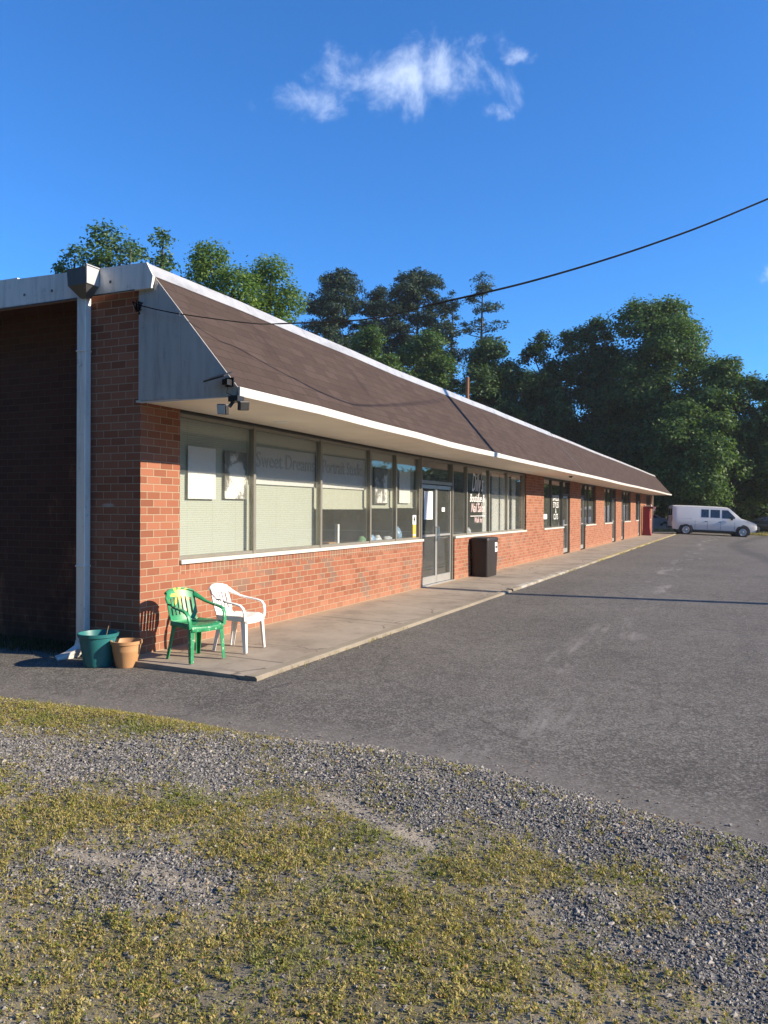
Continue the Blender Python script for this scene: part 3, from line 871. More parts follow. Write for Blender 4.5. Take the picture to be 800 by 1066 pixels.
def door_frame(y0, y1, zt=2.10, fmat='alu'):
    f = MB()
    f.box(FX0, FX1 + .02, y0 + .002, y0 + .045, 0, 2.61); f.box(FX0, FX1 + .02, y1 - .045, y1 - .002, 0, 2.61)
    f.box(FX0, FX1 + .01, y0 + .045, y1 - .045, zt - .02, zt + .05); f.box(FX0, FX1 + .01, y0 + .045, y1 - .045, 2.57, 2.61)
    F = f.build('door_frame', M[fmat], B)
    box('transom_pane', M['glass'], (-.098, -.092, y0 + .045, y1 - .045, zt + .05, 2.57), F)
    box('head', M['bronze'], (FX0, -.04, y0 + .002, y1 - .002, 2.612, ZS - .004), F)
    return F
door_frame(7.93, 9.80)
shop_door(7.985, 8.86, hinge='near'); shop_door(8.868, 9.745, hinge='far')
MB().box(-.19, .02, 7.93, 9.80, -.02, .012).build('threshold', M['alu_bright'], B)
far_units = [((18.2, 19.55, 21.2), (21.2, 22.3)), ((25.4, 26.4, 27.8), (24.4, 25.4)), ((30.1, 31.3, 32.5), (32.5, 33.6)), ((36.6, 37.9, 39.2), (35.6, 36.6)), ((41.5, 42.8), (42.8, 43.8)), ((47.0, 48.3, 49.6), None)]
for ws, dr in far_units:
    for i, (a, b) in enumerate(zip(ws[:-1], ws[1:])):
        window(a, b, left=(i == 0), right=True, fmat='bronze')
    if dr:
        door_frame(*dr, fmat='bronze'); shop_door(dr[0] + .055, dr[1] - .055, hinge='far')

def settle():
    # the old building has settled a few centimetres along its length; sheet metal edges wander a little
    import bmesh
    for o in list(B.children_recursive):
        if o.type != 'MESH': continue
        me = o.data; bm = bmesh.new(); bm.from_mesh(me)
        yy = [v.co.y for v in bm.verts]
        if max(yy) - min(yy) > 3.5:
            for q in list(np.arange(1.5, 12, 1.5)) + list(np.arange(13, 50, 3.1)):
                if min(yy) < q < max(yy):
                    bmesh.ops.bisect_plane(bm, geom=bm.verts[:] + bm.edges[:] + bm.faces[:], plane_co=(0, q, 0), plane_no=(0, 1, 0))
        thin = o.name.split('.')[0] in ('roof_flashing', 'eave_fascia', 'mansard_roof')
        for v in bm.verts:
            f = min(max((v.co.z - 1.6) / .9, 0), 1); t = min(max(v.co.y / 8., 0), 1)
            v.co.z -= .052 * t * t * (3 - 2 * t) * f
            if thin and v.co.y > .3:
                v.co.z += .006 * math.sin(v.co.y * 1.7) + .005 * math.sin(v.co.y * .61 + 1)
        bm.to_mesh(me); bm.free()
settle()
# ------------------------------------------------------------------ things on and in the windows
def poster(label, y0, y1, z0, z1, mat, x=-.15, group=None, name='window_poster', cat='poster'):
    o = MB().box(x, x + .008, y0, y1, z0, z1).build(name, mat, None)
    return tag(o, label, cat, group)
def photo_material(name, kind):
    m = N(name)
    x, y, z = m.sep(m.coord())
    if kind == 'pale':
        f = m.noise(6, 4, .6)
        c = m.ramp(f, [(.28, (.55, .54, .55)), (.36, (.83, .82, .82)), (.8, (.85, .84, .84))])
    else:
        f = m.noise(4.5, 5, .65, dist=.5)
        ed = m.math('MINIMUM', m.math('SUBTRACT', y, 1.66 if kind == 'torn' else 6.32), m.math('SUBTRACT', 2.13 if kind == 'torn' else 6.80, y))
        f = m.math('ADD', f, m.math('MULTIPLY', m.step(ed, .1, .0), -.14))
        f = m.math('ADD', f, m.math('MULTIPLY', m.step(z, 2.05, 2.25), -.16))
        c = m.ramp(f, [(.34, (.16, .155, .15)), (.43, (.40, .39, .38)), (.47, (.82, .81, .80)), (.8, (.85, .84, .83))])
    m.bsdf(c, .55)
    return m.m
poster('plain white poster in the window bay nearest the corner', .95, 1.47, 1.645, 2.26, photo_material('pale_print', 'pale'))
poster('grey edged photo print beside the white poster in the first window', 1.66, 2.13, 1.655, 2.255, photo_material('torn_print', 'torn'))
o = poster('dark framed portrait print hanging in the narrow fourth window bay', 6.04, 6.55, 1.645, 2.24, photo_material('portrait_print', 'portrait'), name='framed_portrait', cat='picture')
MB().box(-.17, -.15, 6.01, 6.04, 1.62, 2.265).box(-.17, -.15, 6.55, 6.58, 1.62, 2.265).box(-.17, -.15, 6.04, 6.55, 1.62, 1.645).box(-.17, -.15, 6.04, 6.55, 2.24, 2.265).build('picture_frame', M['bronze'], o)
o = poster('white portrait print hanging in the bay beside the glass doors', 7.10, 7.62, 1.65, 2.25, photo_material('white_print', 'pale'), name='white_portrait', cat='picture')
MB().box(-.156, -.152, 7.40, 7.52, 2.02, 2.06).build('printed_mark', M['black'], o)
# banner across two bays
bn = tag(MB().box(-.165, -.16, 2.235, 3.94, 1.86, 2.36).box(-.165, -.16, 3.99, 5.66, 1.86, 2.36).build('window_banner', M['banner'], None), 'white banner with raised lettering greyed for its shade across two blinded windows', 'banner')
text_mesh('lettering', 'Sweet Dreams', .30, M['banner_letter_shaded'], bn, on_facade(-.157, 3.15, 2.18), .006, sx=.88)
text_mesh('lettering', 'Portrait Studio', .30, M['banner_letter_shaded'], bn, on_facade(-.157, 4.87, 2.18), .006, sx=.78)
# sticker: white over orange
st = tag(MB().box(-.0905, -.089, 7.63, 7.80, 1.24, 1.42).build('window_sticker', M['decal'], None), 'narrow white and orange sticker on the window next to the glass doors', 'sticker')
MB().box(-.0905, -.0885, 7.635, 7.795, .99, 1.238).build('orange_panel', M['orange'], st)
MB().box(-.0888, -.088, 7.69, 7.74, 1.29, 1.39).box(-.0886, -.0878, 7.66, 7.77, 1.33, 1.35).build('printed_symbol', M['black'], st)
MB().box(-.0883, -.0875, 7.66, 7.77, 1.02, 1.05).build('printed_bar', M['decal'], st)
poster('white printed notice taped high on the left glass door leaf', 8.20, 8.66, 1.33, 1.90, photo_material('notice_print', 'pale'), x=-.083, name='door_notice', cat='notice')
poster('small white card on the right glass door leaf', 9.20, 9.38, 1.49, 1.575, M['paper'], x=-.083, name='door_card', cat='card')
MB
dc = tag(bpy.data.objects.new('window_decal', None), 'white and pink script lettering on the second pane past the glass doors', 'decal')
COL.objects.link(dc); dc.location = (-.088, 11.7, 1.8)
def dec(body, y, z, s, mat, sh=.25, sx=.9, par=dc):
    return text_mesh('lettering', body, s, mat, par, on_facade(0, y - par.location.y, z - par.location.z), .001, sh, sx)
dec("Dilly's", 11.68, 2.16, .62, M['decal'], .3, .58)
dec('Boutique &', 11.66, 1.80, .27, M['decal'], .3, .92)
dec('Nail Salon', 11.72, 1.57, .31, M['decal_pink'], .3, .85)
MB().box(-.001, .001, -.55, .60, -.425, -.412).build('rule', M['decal'], dc)
dec('Walk Ins', 11.75, 1.28, .19, M['decal_pink'], .2, .9)
d2 = tag(bpy.data.objects.new('window_decal', None), 'blocky white lettering in four rows on the pane beside the first single door', 'decal')
COL.objects.link(d2); d2.location = (-.088, 20.4, 1.6)
for tx, z, s in (('BARBER', 1.93, .27), ('STYLES', 1.70, .27), ('&', 1.50, .24), ('CUTS', 1.30, .27)):
    dec(tx, 20.35, z, s, M['decal'], 0, 1.05, d2)
poster('small white notice low on the pane left of the blocky lettering', 18.4, 19.0, 1.24, 1.40, M['paper'], x=-.088, name='window_notice', cat='notice')
# stock on the window ledge
def lump(name, label, cat, loc, sc, mat, seed):
    rs = np.random.RandomState(seed); b = MB()
    rings = []
    for i in range(7):
        p = i / 6; r = math.sin(math.pi * (.12 + .8 * p)) ** .7
        rings.append([(sc[0] * r * (1 + rs.uniform(-.2, .2)) * math.cos(k * .6283), sc[1] * r * (1 + rs.uniform(-.2, .2)) * math.sin(k * .6283), sc[2] * p * (1 + rs.uniform(-.05, .05))) for k in range(10)])
    b.loft(rings)
    o = b.build(name, mat, None, smooth=60); o.location = loc
    return tag(o, label, cat)
bluep = plain('blue_wrap', (.25, .42, .62), .35, var=.5, scale=18); whitep = plain('white_wrap', (.62, .66, .72), .35, var=.4, scale=14); greenp = plain('green_wrap', (.16, .34, .18), .4, var=.5, scale=16)
lump('wrapped_bundle', 'green wrapped bundle on the ledge inside the fourth window bay', 'bundle', (-.36, 5.95, .90), (.09, .12, .15), greenp, 1)
lump('wrapped_bundle', 'pale blue wrapped bundle on the ledge inside the fourth window bay', 'bundle', (-.34, 6.28, .90), (.09, .14, .17), bluep, 2)
lump('wrapped_bundle', 'white crumpled bundle on the ledge inside the fourth window bay', 'bundle', (-.35, 6.56, .90), (.09, .1, .16), whitep, 3)
lump('wrapped_bundle', 'low white and blue bundle inside the bay left of the doors', 'bundle', (-.34, 7.0, .90), (.09, .15, .13), whitep, 4)
lump('wrapped_bundle', 'tall blue wrapped bundle just left of the orange sticker', 'bundle', (-.36, 7.45, .90), (.1, .12, .30), bluep, 5)
tag(MB().box(-.48, -.34, 4.72, 4.98, .90, .99).build('cardboard_box', plain('cardboard', (.42, .25, .12), .8), None, bevel=.004), 'small tan cardboard box on the ledge under the half drawn shade', 'box')
tag(MB().box(-.44, -.38, 5.1, 5.16, .90, 1.28).box(-.46, -.36, 5.04, 5.3, .90, .925).build('white_stand', M['paper'], None, bevel=.004), 'thin white upright stand on the ledge under the half drawn shade', 'stand')
lump('potted_plant', 'small leafy plant with white pot behind the script lettering', 'plant', (-.4, 11.9, .90), (.08, .1, .2), whitep, 6)
tag(MB().box(-.55, -.5, 25.55, 26.35, 1.0, 2.2).build('hanging_cloth', M['red'], None), 'dark red cloth panel hanging inside a far shop window', 'hanging')
box('shelf', M['inside'], (-.6, -.2, 10.0, 12.5, .86, .90), B)
box('shelf', M['inside'], (-.7, -.45, 25.45, 27.7, .86, .90), B)
MB().box(-.56, -.49, 25.5, 25.54, .9, 2.25).build('curtain_pole', M['bronze'], B)

# solar floodlight on the end panel / soffit
fl = thing('solar_floodlight', 'black solar floodlight with panel and swivel lamps at the near roof corner', 'floodlight', (1.16, -.045, 2.70))
pan = MB(); 
pan.add([(-.19, -.17, .05), (.05, -.17, .09), (.05, -.03, .15), (-.19, -.03, .11), (-.19, -.175, .065), (.05, -.175, .105), (.05, -.035, .165), (-.19, -.035, .125)], [(0, 3, 2, 1), (4, 5, 6, 7), (0, 1, 5, 4), (1, 2, 6, 5), (2, 3, 7, 6), (3, 0, 4, 7)])
pan.build('solar_panel', M['black'], fl)
MB().box(-.03, .03, -.09, .0, .03, .085).box(-.05, .05, -.012, .0, .02, .11).build('panel_bracket', M['black'], fl)
MB().tube([(0, -.03, .03), (-.02, -.03, -.04), (.06, -.03, -.075), (.1, -.02, -.085)], .004, 6).build('wire', M['wire'], fl)
MB().box(.02, .13, -.06, .05, -.13, -.075).tube([(.05, -.01, -.12), (.03, -.05, -.18)], .018, 8).tube([(.1, -.01, -.12), (.13, .0, -.17)], .018, 8).build('mount', M['black'], fl)
lh = MB().box(-.075, .075, -.02, .02, -.05, .05).build('lamp_head', M['black'], fl, bevel=.008); lh.location = (-.03, -.075, -.205); lh.rotation_euler = (.15, .12, -.35)
MB().box(-.065, .065, -.024, -.0205, -.042, .042).build('lens', M['lens'], lh)
lh = MB().box(-.06, .06, -.02, .02, -.045, .045).build('lamp_head', M['black'], fl, bevel=.008); lh.location = (.15, .01, -.17); lh.rotation_euler = (.2, -.1, 1.3)
MB().box(-.052, .052, -.024, -.0205, -.038, .038).build('lens', M['black'], lh)
dm = thing('dome_camera', 'round black dome camera under the soffit above the first single door', 'camera', (.88, 18.0, ZS))
MB().lathe([(.0, 0), (.075, 0), (.075, -.03), (.06, -.04)], 16).build('camera_base', M['black'], dm)
MB().lathe([(.062, -.035), (.06, -.07), (.045, -.1), (.0, -.115)], 16).build('dome', M['dkglass'], dm, smooth=True)

# ------------------------------------------------------------------ walk and kerb
n = 60
ysl = np.concatenate([[-.27], np.linspace(.5, 49, n)])
rings = []
for yv in ysl:
    zt = -.032
    rings.append([(-.0, yv, -.003), (1.50, yv, zt), (1.50, yv, -.3), (0, yv, -.3)])
struct(MB().loft(rings).build('walkway', M['slab'], None))
def kerb(name, y0, y1, x0, dz, lab=None):
    b = MB(); m = max(2, int((y1 - y0) / .8)); rr = []
    for i in range(m + 1):
        yv = y0 + (y1 - y0) * i / m
        jx = random.uniform(-.008, .008)
        rr.append([(x0, yv, -.3), (x0, yv, -.03 + dz), (x0 + .02, yv, -.022 + dz), (x0 + .13 + jx, yv, -.026 + dz), (x0 + .15 + jx, yv, -.042 + dz), (x0 + .155 + jx, yv, -.3)])
    b.loft(rr)
    return struct(b.build(name, M['kerb'], None))
kerb('kerb', -.29, 8.5, 1.503, .004); kerb('kerb', 8.62, 17.9, 1.50, .012); kerb('kerb', 17.93, 33.4, 1.503, .016); kerb('kerb', 33.43, 49.1, 1.502, .016)

# ------------------------------------------------------------------ chairs
def green_paint():
    m = N('painted_green_plastic')
    x, y, z = m.sep(m.coord())
    dy = m.math('SUBTRACT', y, .0); dz = m.math('SUBTRACT', z, .67)
    rr = m.math('SQRT', m.math('ADD', m.math('MULTIPLY', dy, dy), m.math('MULTIPLY', dz, dz)))
    an = m.math('ARCTAN2', dy, dz)
    ray = m.math('SINE', m.math('MULTIPLY', an, 7))
    lim = m.math('ADD', .085, m.math('MULTIPLY', ray, .05))
    k = m.step(m.math('SUBTRACT', m.math('ADD', lim, m.math('MULTIPLY', m.math('SUBTRACT', m.noise(22, 3), .5), .09)), rr), -.02, .03)
    k = m.math('MULTIPLY', k, m.math('LESS_THAN', x, -.05))
    base = m.ramp(m.noise(9, 5, .65), [(.3, (.014, .155, .066)), (.55, (.024, .26, .105)), (.75, (.08, .35, .18))])
    c = m.mix(m.math('MULTIPLY', k, .9), base, (.72, .66, .07))
    wh = m.math('MULTIPLY', m.step(m.noise(34, 3, .6), .62, .66), m.math('GREATER_THAN', x, -.02))
    c = m.mix(m.math('MULTIPLY', wh, .7), c, (.6, .75, .6))
    m.bsdf(c, .4, normal=m.bump(m.noise(60, 3), .08, .003))
    return m.m
M['green_chair'] = green_paint()
M['white_chair'] = plain('white_plastic', (.80, .77, .74), .38, var=.06, scale=5)

def make_chair(label, loc, rz, mat):
    t = thing('plastic_chair', label, 'chair', loc, rz, 'stacking garden chairs beside the wall'); t.scale = (.90, .87, .95)
    # seat: dished shell with a rolled front lip
    nx, ny = 12, 14; top = []
    for i in range(nx):
        u = i / (nx - 1); x = -.19 + .42 * u
        hw = .205 + .028 * u
        for j in range(ny):
            v = -1 + 2 * j / (ny - 1)
            z = .385 + .025 * abs(v) ** 3 - .02 * (1 - v * v) * math.sin(math.pi * min(1, u + .15)) - (.045 * ((u - .82) / .18) ** 2 if u > .82 else 0)
            top.append((x + (0 if u < .95 else .01 * (1 - v * v)), v * hw, z))
    b = MB(); idx = lambda i, j: i * ny + j
    fs = [(idx(i, j), idx(i + 1, j), idx(i + 1, j + 1), idx(i, j + 1)) for i in range(nx - 1) for j in range(ny - 1)]
    b.add(top, fs)
    seat = b.build('seat', mat, t, smooth=60); md = seat.modifiers.new('so', 'SOLIDIFY'); md.thickness = .012; md.offset = -1
    # skirt under the seat
    b = MB()
    b.sweep([(.225, -.225, .352), (.235, -.1, .345), (.238, 0, .343), (.235, .1, .345), (.225, .225, .352)], .05, .010, [(0, 0, 1)] * 5)
    for s in (-1, 1):
        b.sweep([(.22, s * .23, .365), (0, s * .222, .375), (-.19, s * .205, .38)], .045, .010, [(0, 0, 1)] * 3)
    b.sweep([(-.19, -.205, .385), (-.2, 0, .385), (-.19, .205, .385)], .045, .010, [(0, 0, 1)] * 3)
    b.build('seat_apron', mat, t, smooth=60)
    # backrest: arched rim, five slats, lower and upper panel; leans back
    lean = lambda z: -.185 - (z - .39) * .30
    b = MB()
    def zt(y): return .735 - .55 * abs(y) ** 2.2 * 4.0 * .55
    def panel(y0, y1, z0f, z1f, k=4):
        rr = []
        for i in range(k + 1):
            y = y0 + (y1 - y0) * i / k
            cx = -.045 * (1 - (y / .22) ** 2)
            a, c = z0f(y), z1f(y)
            rr.append([(lean(a) + cx, y, a), (lean(c) + cx, y, c), (lean(c) + cx - .012, y, c), (lean(a) + cx - .012, y, a)])
        b.loft(rr)
    panel(-.19, .19, lambda y: .385, lambda y: .455, 10)
    panel(-.205, .205, lambda y: zt(y) - .085, lambda y: zt(y), 14)
    for c in (-.112, -.056, 0, .056, .112):
        panel(c - .0185, c + .0185, lambda y: .455, lambda y: zt(y) - .083, 2)
    panel(-.203, -.155, lambda y: .455, lambda y: zt(y) - .083, 3); panel(.155, .203, lambda y: .455, lambda y: zt(y) - .083, 3)
    b.build('backrest', mat, t, smooth=50)
    rim = [(lean(zt(y)) - .045 * (1 - (y / .22) ** 2) - .006, y, zt(y)) for y in np.linspace(-.205, .205, 13)]
    MB().sweep(rim, .034, .022, [(1, 0, .2)] * len(rim)).build('back_rim', mat, t, smooth=60)
    for s in (-1, 1):
        p = [(lean(.66) - .012, s * .195, .672), (-.225, s * .232, .635), (-.14, s * .262, .592), (-.02, s * .275, .566), (.09, s * .276, .552), (.165, s * .27, .535), (.205, s * .262, .495), (.218, s * .252, .43), (.215, s * .243, .36)]
        sd = [(.5, s * .5, .6), (.3, s * .8, .2), (.1, s, 0), (0, 1, 0), (0, 1, 0), (0, 1, 0), (0, 1, 0), (0, 1, 0), (0, 1, 0)]
        MB().sweep(p, [.06, .055, .05, .05, .052, .052, .05, .048, .046], [.018] * 9, sd).build('armrest', mat, t, smooth=60)
        # legs: flared L section
        for (ax, ay, bx, by, fx) in ((.212, .236, .235, .250, 1), (-.175, .195, -.235, .235, -1)):
            ay *= s; by *= s; b = MB()
            k = 5; r1 = []; r2 = []
            for i in range(k + 1):
                q = i / k; x = ax + (bx - ax) * q; y = ay + (by - ay) * q; z = .372 * (1 - q)
                w = .062 - .024 * q
                r1.append([(x, y, z), (x - fx * w, y, z), (x - fx * w, y - s * .007, z), (x, y - s * .007, z)])
                r2.append([(x, y - s * .007, z), (x, y - s * w, z), (x - fx * .007, y - s * w, z), (x - fx * .007, y - s * .007, z)])
            b.loft(r1); b.loft(r2)
            b.build('leg', mat, t)
    return t
make_chair('green plastic garden chair with a painted yellow burst on its backrest', (.615, .13, -.008), R(-14), M['green_chair'])
make_chair('plain white plastic garden chair with slatted back', (.69, .79, -.010), R(5), M['white_chair'])

# ------------------------------------------------------------------ pots and bin
tp = thing('planter_pot', 'large empty teal plastic planter at the foot of the downspout', 'planter', (-.235, -.34, -.068)); tp.scale = (.9, .9, .89)
MB().lathe([(.0, 0), (.15, 0), (.158, .02), (.208, .33), (.222, .335), (.226, .372), (.214, .374), (.205, .34), (.15, .09), (.0, .085)], 40).build('pot', plain('teal_plastic', (.022, .16, .165), .45, var=.15, scale=4), tp, smooth=35)
MB().lathe([(.0, .19), (.175, .19)], 24).build('potting_soil', plain('soil', (.03, .022, .016), .95), tp)
MB().tube([(.10, -.02, .18), (.13, -.01, .36), (.15, .0, .46)], .004, 5).build('dry_stem', plain('dry_stem', (.3, .22, .12), .8), tp)
cp = thing('planter_pot', 'smaller tan terracotta coloured pot beside the teal planter', 'planter', (.075, -.275, -.066)); cp.scale = (.95, .95, .97)
MB().lathe([(.0, 0), (.105, 0), (.11, .012), (.14, .16), (.144, .17), (.143, .18), (.152, .235), (.162, .24), (.165, .272), (.152, .274), (.145, .24), (.10, .06), (.0, .055)], 36).build('pot', plain('tan_plastic', (.50, .27, .125), .55, var=.1, scale=5), cp, smooth=35)
MB().lathe([(.0, .20), (.138, .20)], 24).build('potting_soil', plain('soil_dry', (.09, .065, .045), .95), cp)

bn_ = thing('waste_bin', 'dark brown tapered waste bin standing against the brick under the windows', 'bin', (.24, 11.22, -.01))
b = MB()
def ring(s, z, r=.05): 
    hx, hy = .21 * s, .42 * s; pts = []
    for cx, cy, a0 in ((hx - r, hy - r, 0), (-hx + r, hy - r, 90), (-hx + r, -hy + r, 180), (hx - r, -hy + r, 270)):
        for k in range(4):
            a = R(a0 + k * 30); pts.append((cx + r * math.cos(a), cy + r * math.sin(a), z))
    return pts
b.loft([ring(.88, 0), ring(.9, .03), ring(1.0, .76), ring(1.0, .82)])
b.build('bin_body', M['brown'], bn_, smooth=40)
b = MB(); b.loft([ring(1.03, .822), ring(1.03, .865), ring(.98, .895), ring(.80, .905)]); b.build('bin_lid', M['brown'], bn_, smooth=40)
MB().add([(.214, .12, .56), (.2115, .12, .78), (.2115, .30, .78), (.214, .30, .56), (.219, .12, .56), (.2165, .12, .78), (.2165, .30, .78), (.219, .30, .56)], [(0, 1, 2, 3), (7, 6, 5, 4), (0, 4, 5, 1), (1, 5, 6, 2), (2, 6, 7, 3), (3, 7, 4, 0)]).build('sticker', M['paper'], bn_)
MB().add([(.2185, .15, .64), (.2178, .15, .70), (.2178, .27, .70), (.2185, .27, .64), (.2205, .15, .64), (.2198, .15, .70), (.2198, .27, .70), (.2205, .27, .64)], [(0, 1, 2, 3), (7, 6, 5, 4), (0, 4, 5, 1), (1, 5, 6, 2), (2, 6, 7, 3), (3, 7, 4, 0)]).build('printed_mark', M['black'], bn_)

# red stand at the far end of the walk
rd = thing('red_stand', 'tall dark red booth like stand on the walk near the far end', 'stand', (.28, 44.6, -.02))
b = MB(); b.prism([(-.24, 0), (.30, 0), (.24, .25), (.20, .52), (.19, 1.80), (-.20, 1.80), (-.21, .4)], -.2, .2); b.build('stand_body', M['red'], rd, bevel=.02)
MB().box(.19, .52, -.16, .16, 1.66, 1.80).build('side_arm', M['red'], rd, bevel=.015)
MB().box(-.18, -.06, -.21, .2, 1.803, 1.88).box(.0, .30, -.21, .2, 1.803, 1.89).build('top_sign', M['white'], rd)
MB().box(.40, .52, -.17, -.163, 1.52, 1.78).build('small_label', M['white'], rd)

# ------------------------------------------------------------------ vehicles
def make_vehicle(name, label, cat, loc, rz, roll, st, hw_belt, hw_roof, belt, paint, wins, wheels, wr, extras):
    """st: stations (x, z bottom, z top); upper body tapers from hw_belt at belt to hw_roof at the top"""
    t = thing(name, label, cat, loc, rz); t.rotation_euler = (0, roll, rz)
    rings = []
    for x, zb, ztp, k in st:
        hb = hw_belt * k
        zb2 = min(belt, ztp - .06)
        f = np.clip((ztp - belt) / (max(s[2] for s in st) - belt), 0, 1)
        hr = hb + (hw_roof * k - hb) * f
        side = [(hb * .93, zb), (hb * .985, zb + .22), (hb, (zb + zb2) / 2 + .1), (hb * .985, zb2), (hr * 1.0, zb2 + (ztp - zb2) * .72), (hr * .95, ztp - .05 * f - .012), (hr * .72, ztp - .004), (0, ztp + .012)]
        rings.append([(x, y, z) for y, z in side] + [(x, -y, z) for y, z in side[-2::-1]])
    body = MB().loft(rings).build('body', paint, t, smooth=35)
    def side_pt(x, z, s, off=.006):
        ztp = np.interp(x, [q[0] for q in st], [q[2] for q in st]); k = np.interp(x, [q[0] for q in st], [q[3] for q in st])
        hb = hw_belt * k; f = np.clip((ztp - belt) / (max(q[2] for q in st) - belt), 0, 1); hr = hb + (hw_roof * k - hb) * f
        zb2 = min(belt, ztp - .06); zz = zb2 + (ztp - zb2) * .72
        y = np.interp(z, [zb2, zz, ztp], [hb * .985, hr, hr * .93])
        return (x, s * (y + off), z)
    for poly in wins:
        for s in (-1, 1):
            a = [side_pt(x, z, s) for x, z in poly]; c = [side_pt(x, z, s, -.03) for x, z in poly]; nn = len(poly)
            MB().add(a + c, [tuple(range(nn)), tuple(range(2 * nn - 1, nn - 1, -1))] + [(i, (i + 1) % nn, nn + (i + 1) % nn, nn + i) for i in range(nn)]).build('side_window', M['dkglass'], t)
    for wx in wheels:
        for s in (-1, 1):
            yw = s * (hw_belt - .075)
            # dark wheel arch lip, tyre, rim
            b = MB(); rr = []
            prof = [(.45 * wr, -.09), (.8 * wr, -.1), (.97 * wr, -.085), (wr, -.05), (wr, .05), (.97 * wr, .085), (.8 * wr, .1), (.6 * wr, .085)]
            b.loft([[(wx + r * math.cos(k * math.pi / 14), yw + s * o_, wr + r * math.sin(k * math.pi / 14)) for k in range(28)] for r, o_ in prof], caps=True)
            wh = b.build('wheel', M['rubber'], t, smooth=40)
            b = MB(); b.loft([[(wx + r * math.cos(k * math.pi / 10), yw + s * o_, wr + r * math.sin(k * math.pi / 10)) for k in range(20)] for r, o_ in [(.62 * wr, .088), (.56 * wr, .10), (.45 * wr, .075), (.2 * wr, .085), (.14 * wr, .11)]])
            b.build('rim', M['rim'], wh, smooth=40)
            b = MB(); q_ = [(wx + wr * 1.2 * math.cos(a), wr * 1.02 + wr * 1.2 * math.sin(a)) for a in np.linspace(-.45, math.pi + .45, 21)]
            b.prism(q_, s * (hw_belt * .985 - .12), s * (hw_belt * .985 + .006), 'y')
            b.build('wheel_arch', M['black'], t)
    extras(t, side_pt)
    return t
white_car = plain('white_car_paint', (.74, .71, .66), .3, var=.04, scale=1.5, **{'Coat Weight': .4})
white_car_rust = M['rust']
def van_extras(t, sp):
    # rear doors, lamps, bumpers, mirror, handles, lower dark trim
    MB().box(-2.93, -2.86, -.95, .95, .42, .60).build('rear_bumper', M['black'], t, bevel=.02)
    MB().box(2.80, 2.93, -.92, .92, .42, .62).build('front_bumper', M['black'], t, bevel=.03)
    for s in (-1, 1):
        MB().box(-2.87, -2.80, s * .82 - .085, s * .82 + .085, .95, 1.28).build('tail_light', M['red'], t, bevel=.01)
        MB().box(2.72, 2.80, s * .72 - .12, s * .72 + .12, .78, .98).build('headlight', M['lens'], t, bevel=.02)
        MB().box(-2.858, -2.852, s * .42 - .33, s * .42 + .33, 1.35, 1.82).build('rear_window', M['dkglass'], t)
        MB().box(1.02, 1.14, s * 1.0 + (0 if s > 0 else -.18), s * 1.0 + (.18 if s > 0 else 0), 1.18, 1.42).build('wing_mirror', M['black'], t, bevel=.02)
        y = sp(.42, 1.06, s, .012)[1]
        for hx in (.32, -.62):
            MB().box(hx - .06, hx + .06, y - .012, y + .012, 1.0, 1.04).build('door_handle', M['black'], t)
        b = MB()
        for dx in (1.30, .38, -.50, -1.32):
            y0 = sp(dx, .9, s, .001)[1]; y1 = sp(dx, 1.75, s, .001)[1]; ys_ = hw = .992 * 1.0
            b.box(dx - .006, dx + .006, min(y0, s * .99), max(y0, s * .99) + .002, .5, 1.05)
        b.build('door_gap', M['black'], t)
        b = MB(); yy = sp(-1.9, 1.12, s, .003)[1]
        pts = [(-2.55, 1.07), (-1.5, 1.07), (-1.5, 1.17), (-2.55, 1.17)]
        b.add([sp(px, pz, s, .003) for px, pz in pts] + [sp(px, pz, s, -.01) for px, pz in pts], [(0, 1, 2, 3), (7, 6, 5, 4), (0, 4, 5, 1), (1, 5, 6, 2), (2, 6, 7, 3), (3, 7, 4, 0)])
        b.build('side_stripe', plain('faded_blue', (.35, .38, .50), .5, var=.3, scale=14), t)
        MB().box(-1.5, 1.3, s * .975 - .02, s * .975 + .02, .36, .44).build('sill_trim', M['black'], t)
    MB().box(-2.3, 2.4, -.6, .6, .25, .5).build('underbody', M['black'], t)
    wp = [(1.06, -.78, 1.90), (1.06, .78, 1.90), (1.68, .86, 1.34), (1.68, -.86, 1.34)]
    MB().add([(x + .012, y, z + .016) for x, y, z in wp] + [(x - .02, y, z - .03) for x, y, z in wp], [(0, 1, 2, 3), (7, 6, 5, 4), (0, 4, 5, 1), (1, 5, 6, 2), (2, 6, 7, 3), (3, 7, 4, 0)]).build('windscreen', M['dkglass'], t)
    MB().box(2.79, 2.83, -.55, .55, .74, .98).build('grille', M['black'], t, bevel=.01)
van_st = [(-2.85, .50, 1.98, .96), (-2.80, .44, 2.03, .985), (-2.5, .40, 2.06, 1), (-1.2, .40, 2.07, 1), (.3, .40, 2.06, 1), (.85, .40, 2.03, 1), (1.05, .40, 1.93, 1), (1.38, .40, 1.64, 1), (1.74, .40, 1.32, .995), (2.2, .40, 1.20, .97), (2.6, .42, 1.07, .93), (2.78, .46, .96, .89), (2.82, .5, .82, .86)]
van_w = [[(-.98 + .52, 1.30), (-.46 + .02, 1.30), (-.44, 1.84), (-1.12 + .2, 1.84), (-.92, 1.30)], [(-.30, 1.30), (.32, 1.30), (.32, 1.84), (-.30, 1.84)], [(.46, 1.28), (1.28, 1.28), (1.34, 1.36), (.86, 1.84), (.46, 1.84)]]
van_w[0] = [(-.92, 1.30), (-.42, 1.30), (-.42, 1.84), (-.92, 1.84)]
make_vehicle('work_van', 'white windowless backed work van parked across the end of the lot', 'van', (3.72, 52.2, -.235), R(14), R(2.3), van_st, .99, .86, 1.14, white_car, van_w, (-1.92, 1.86), .40, van_extras)
bpy.data.objects['work_van'].scale = (.965, 1, 1)
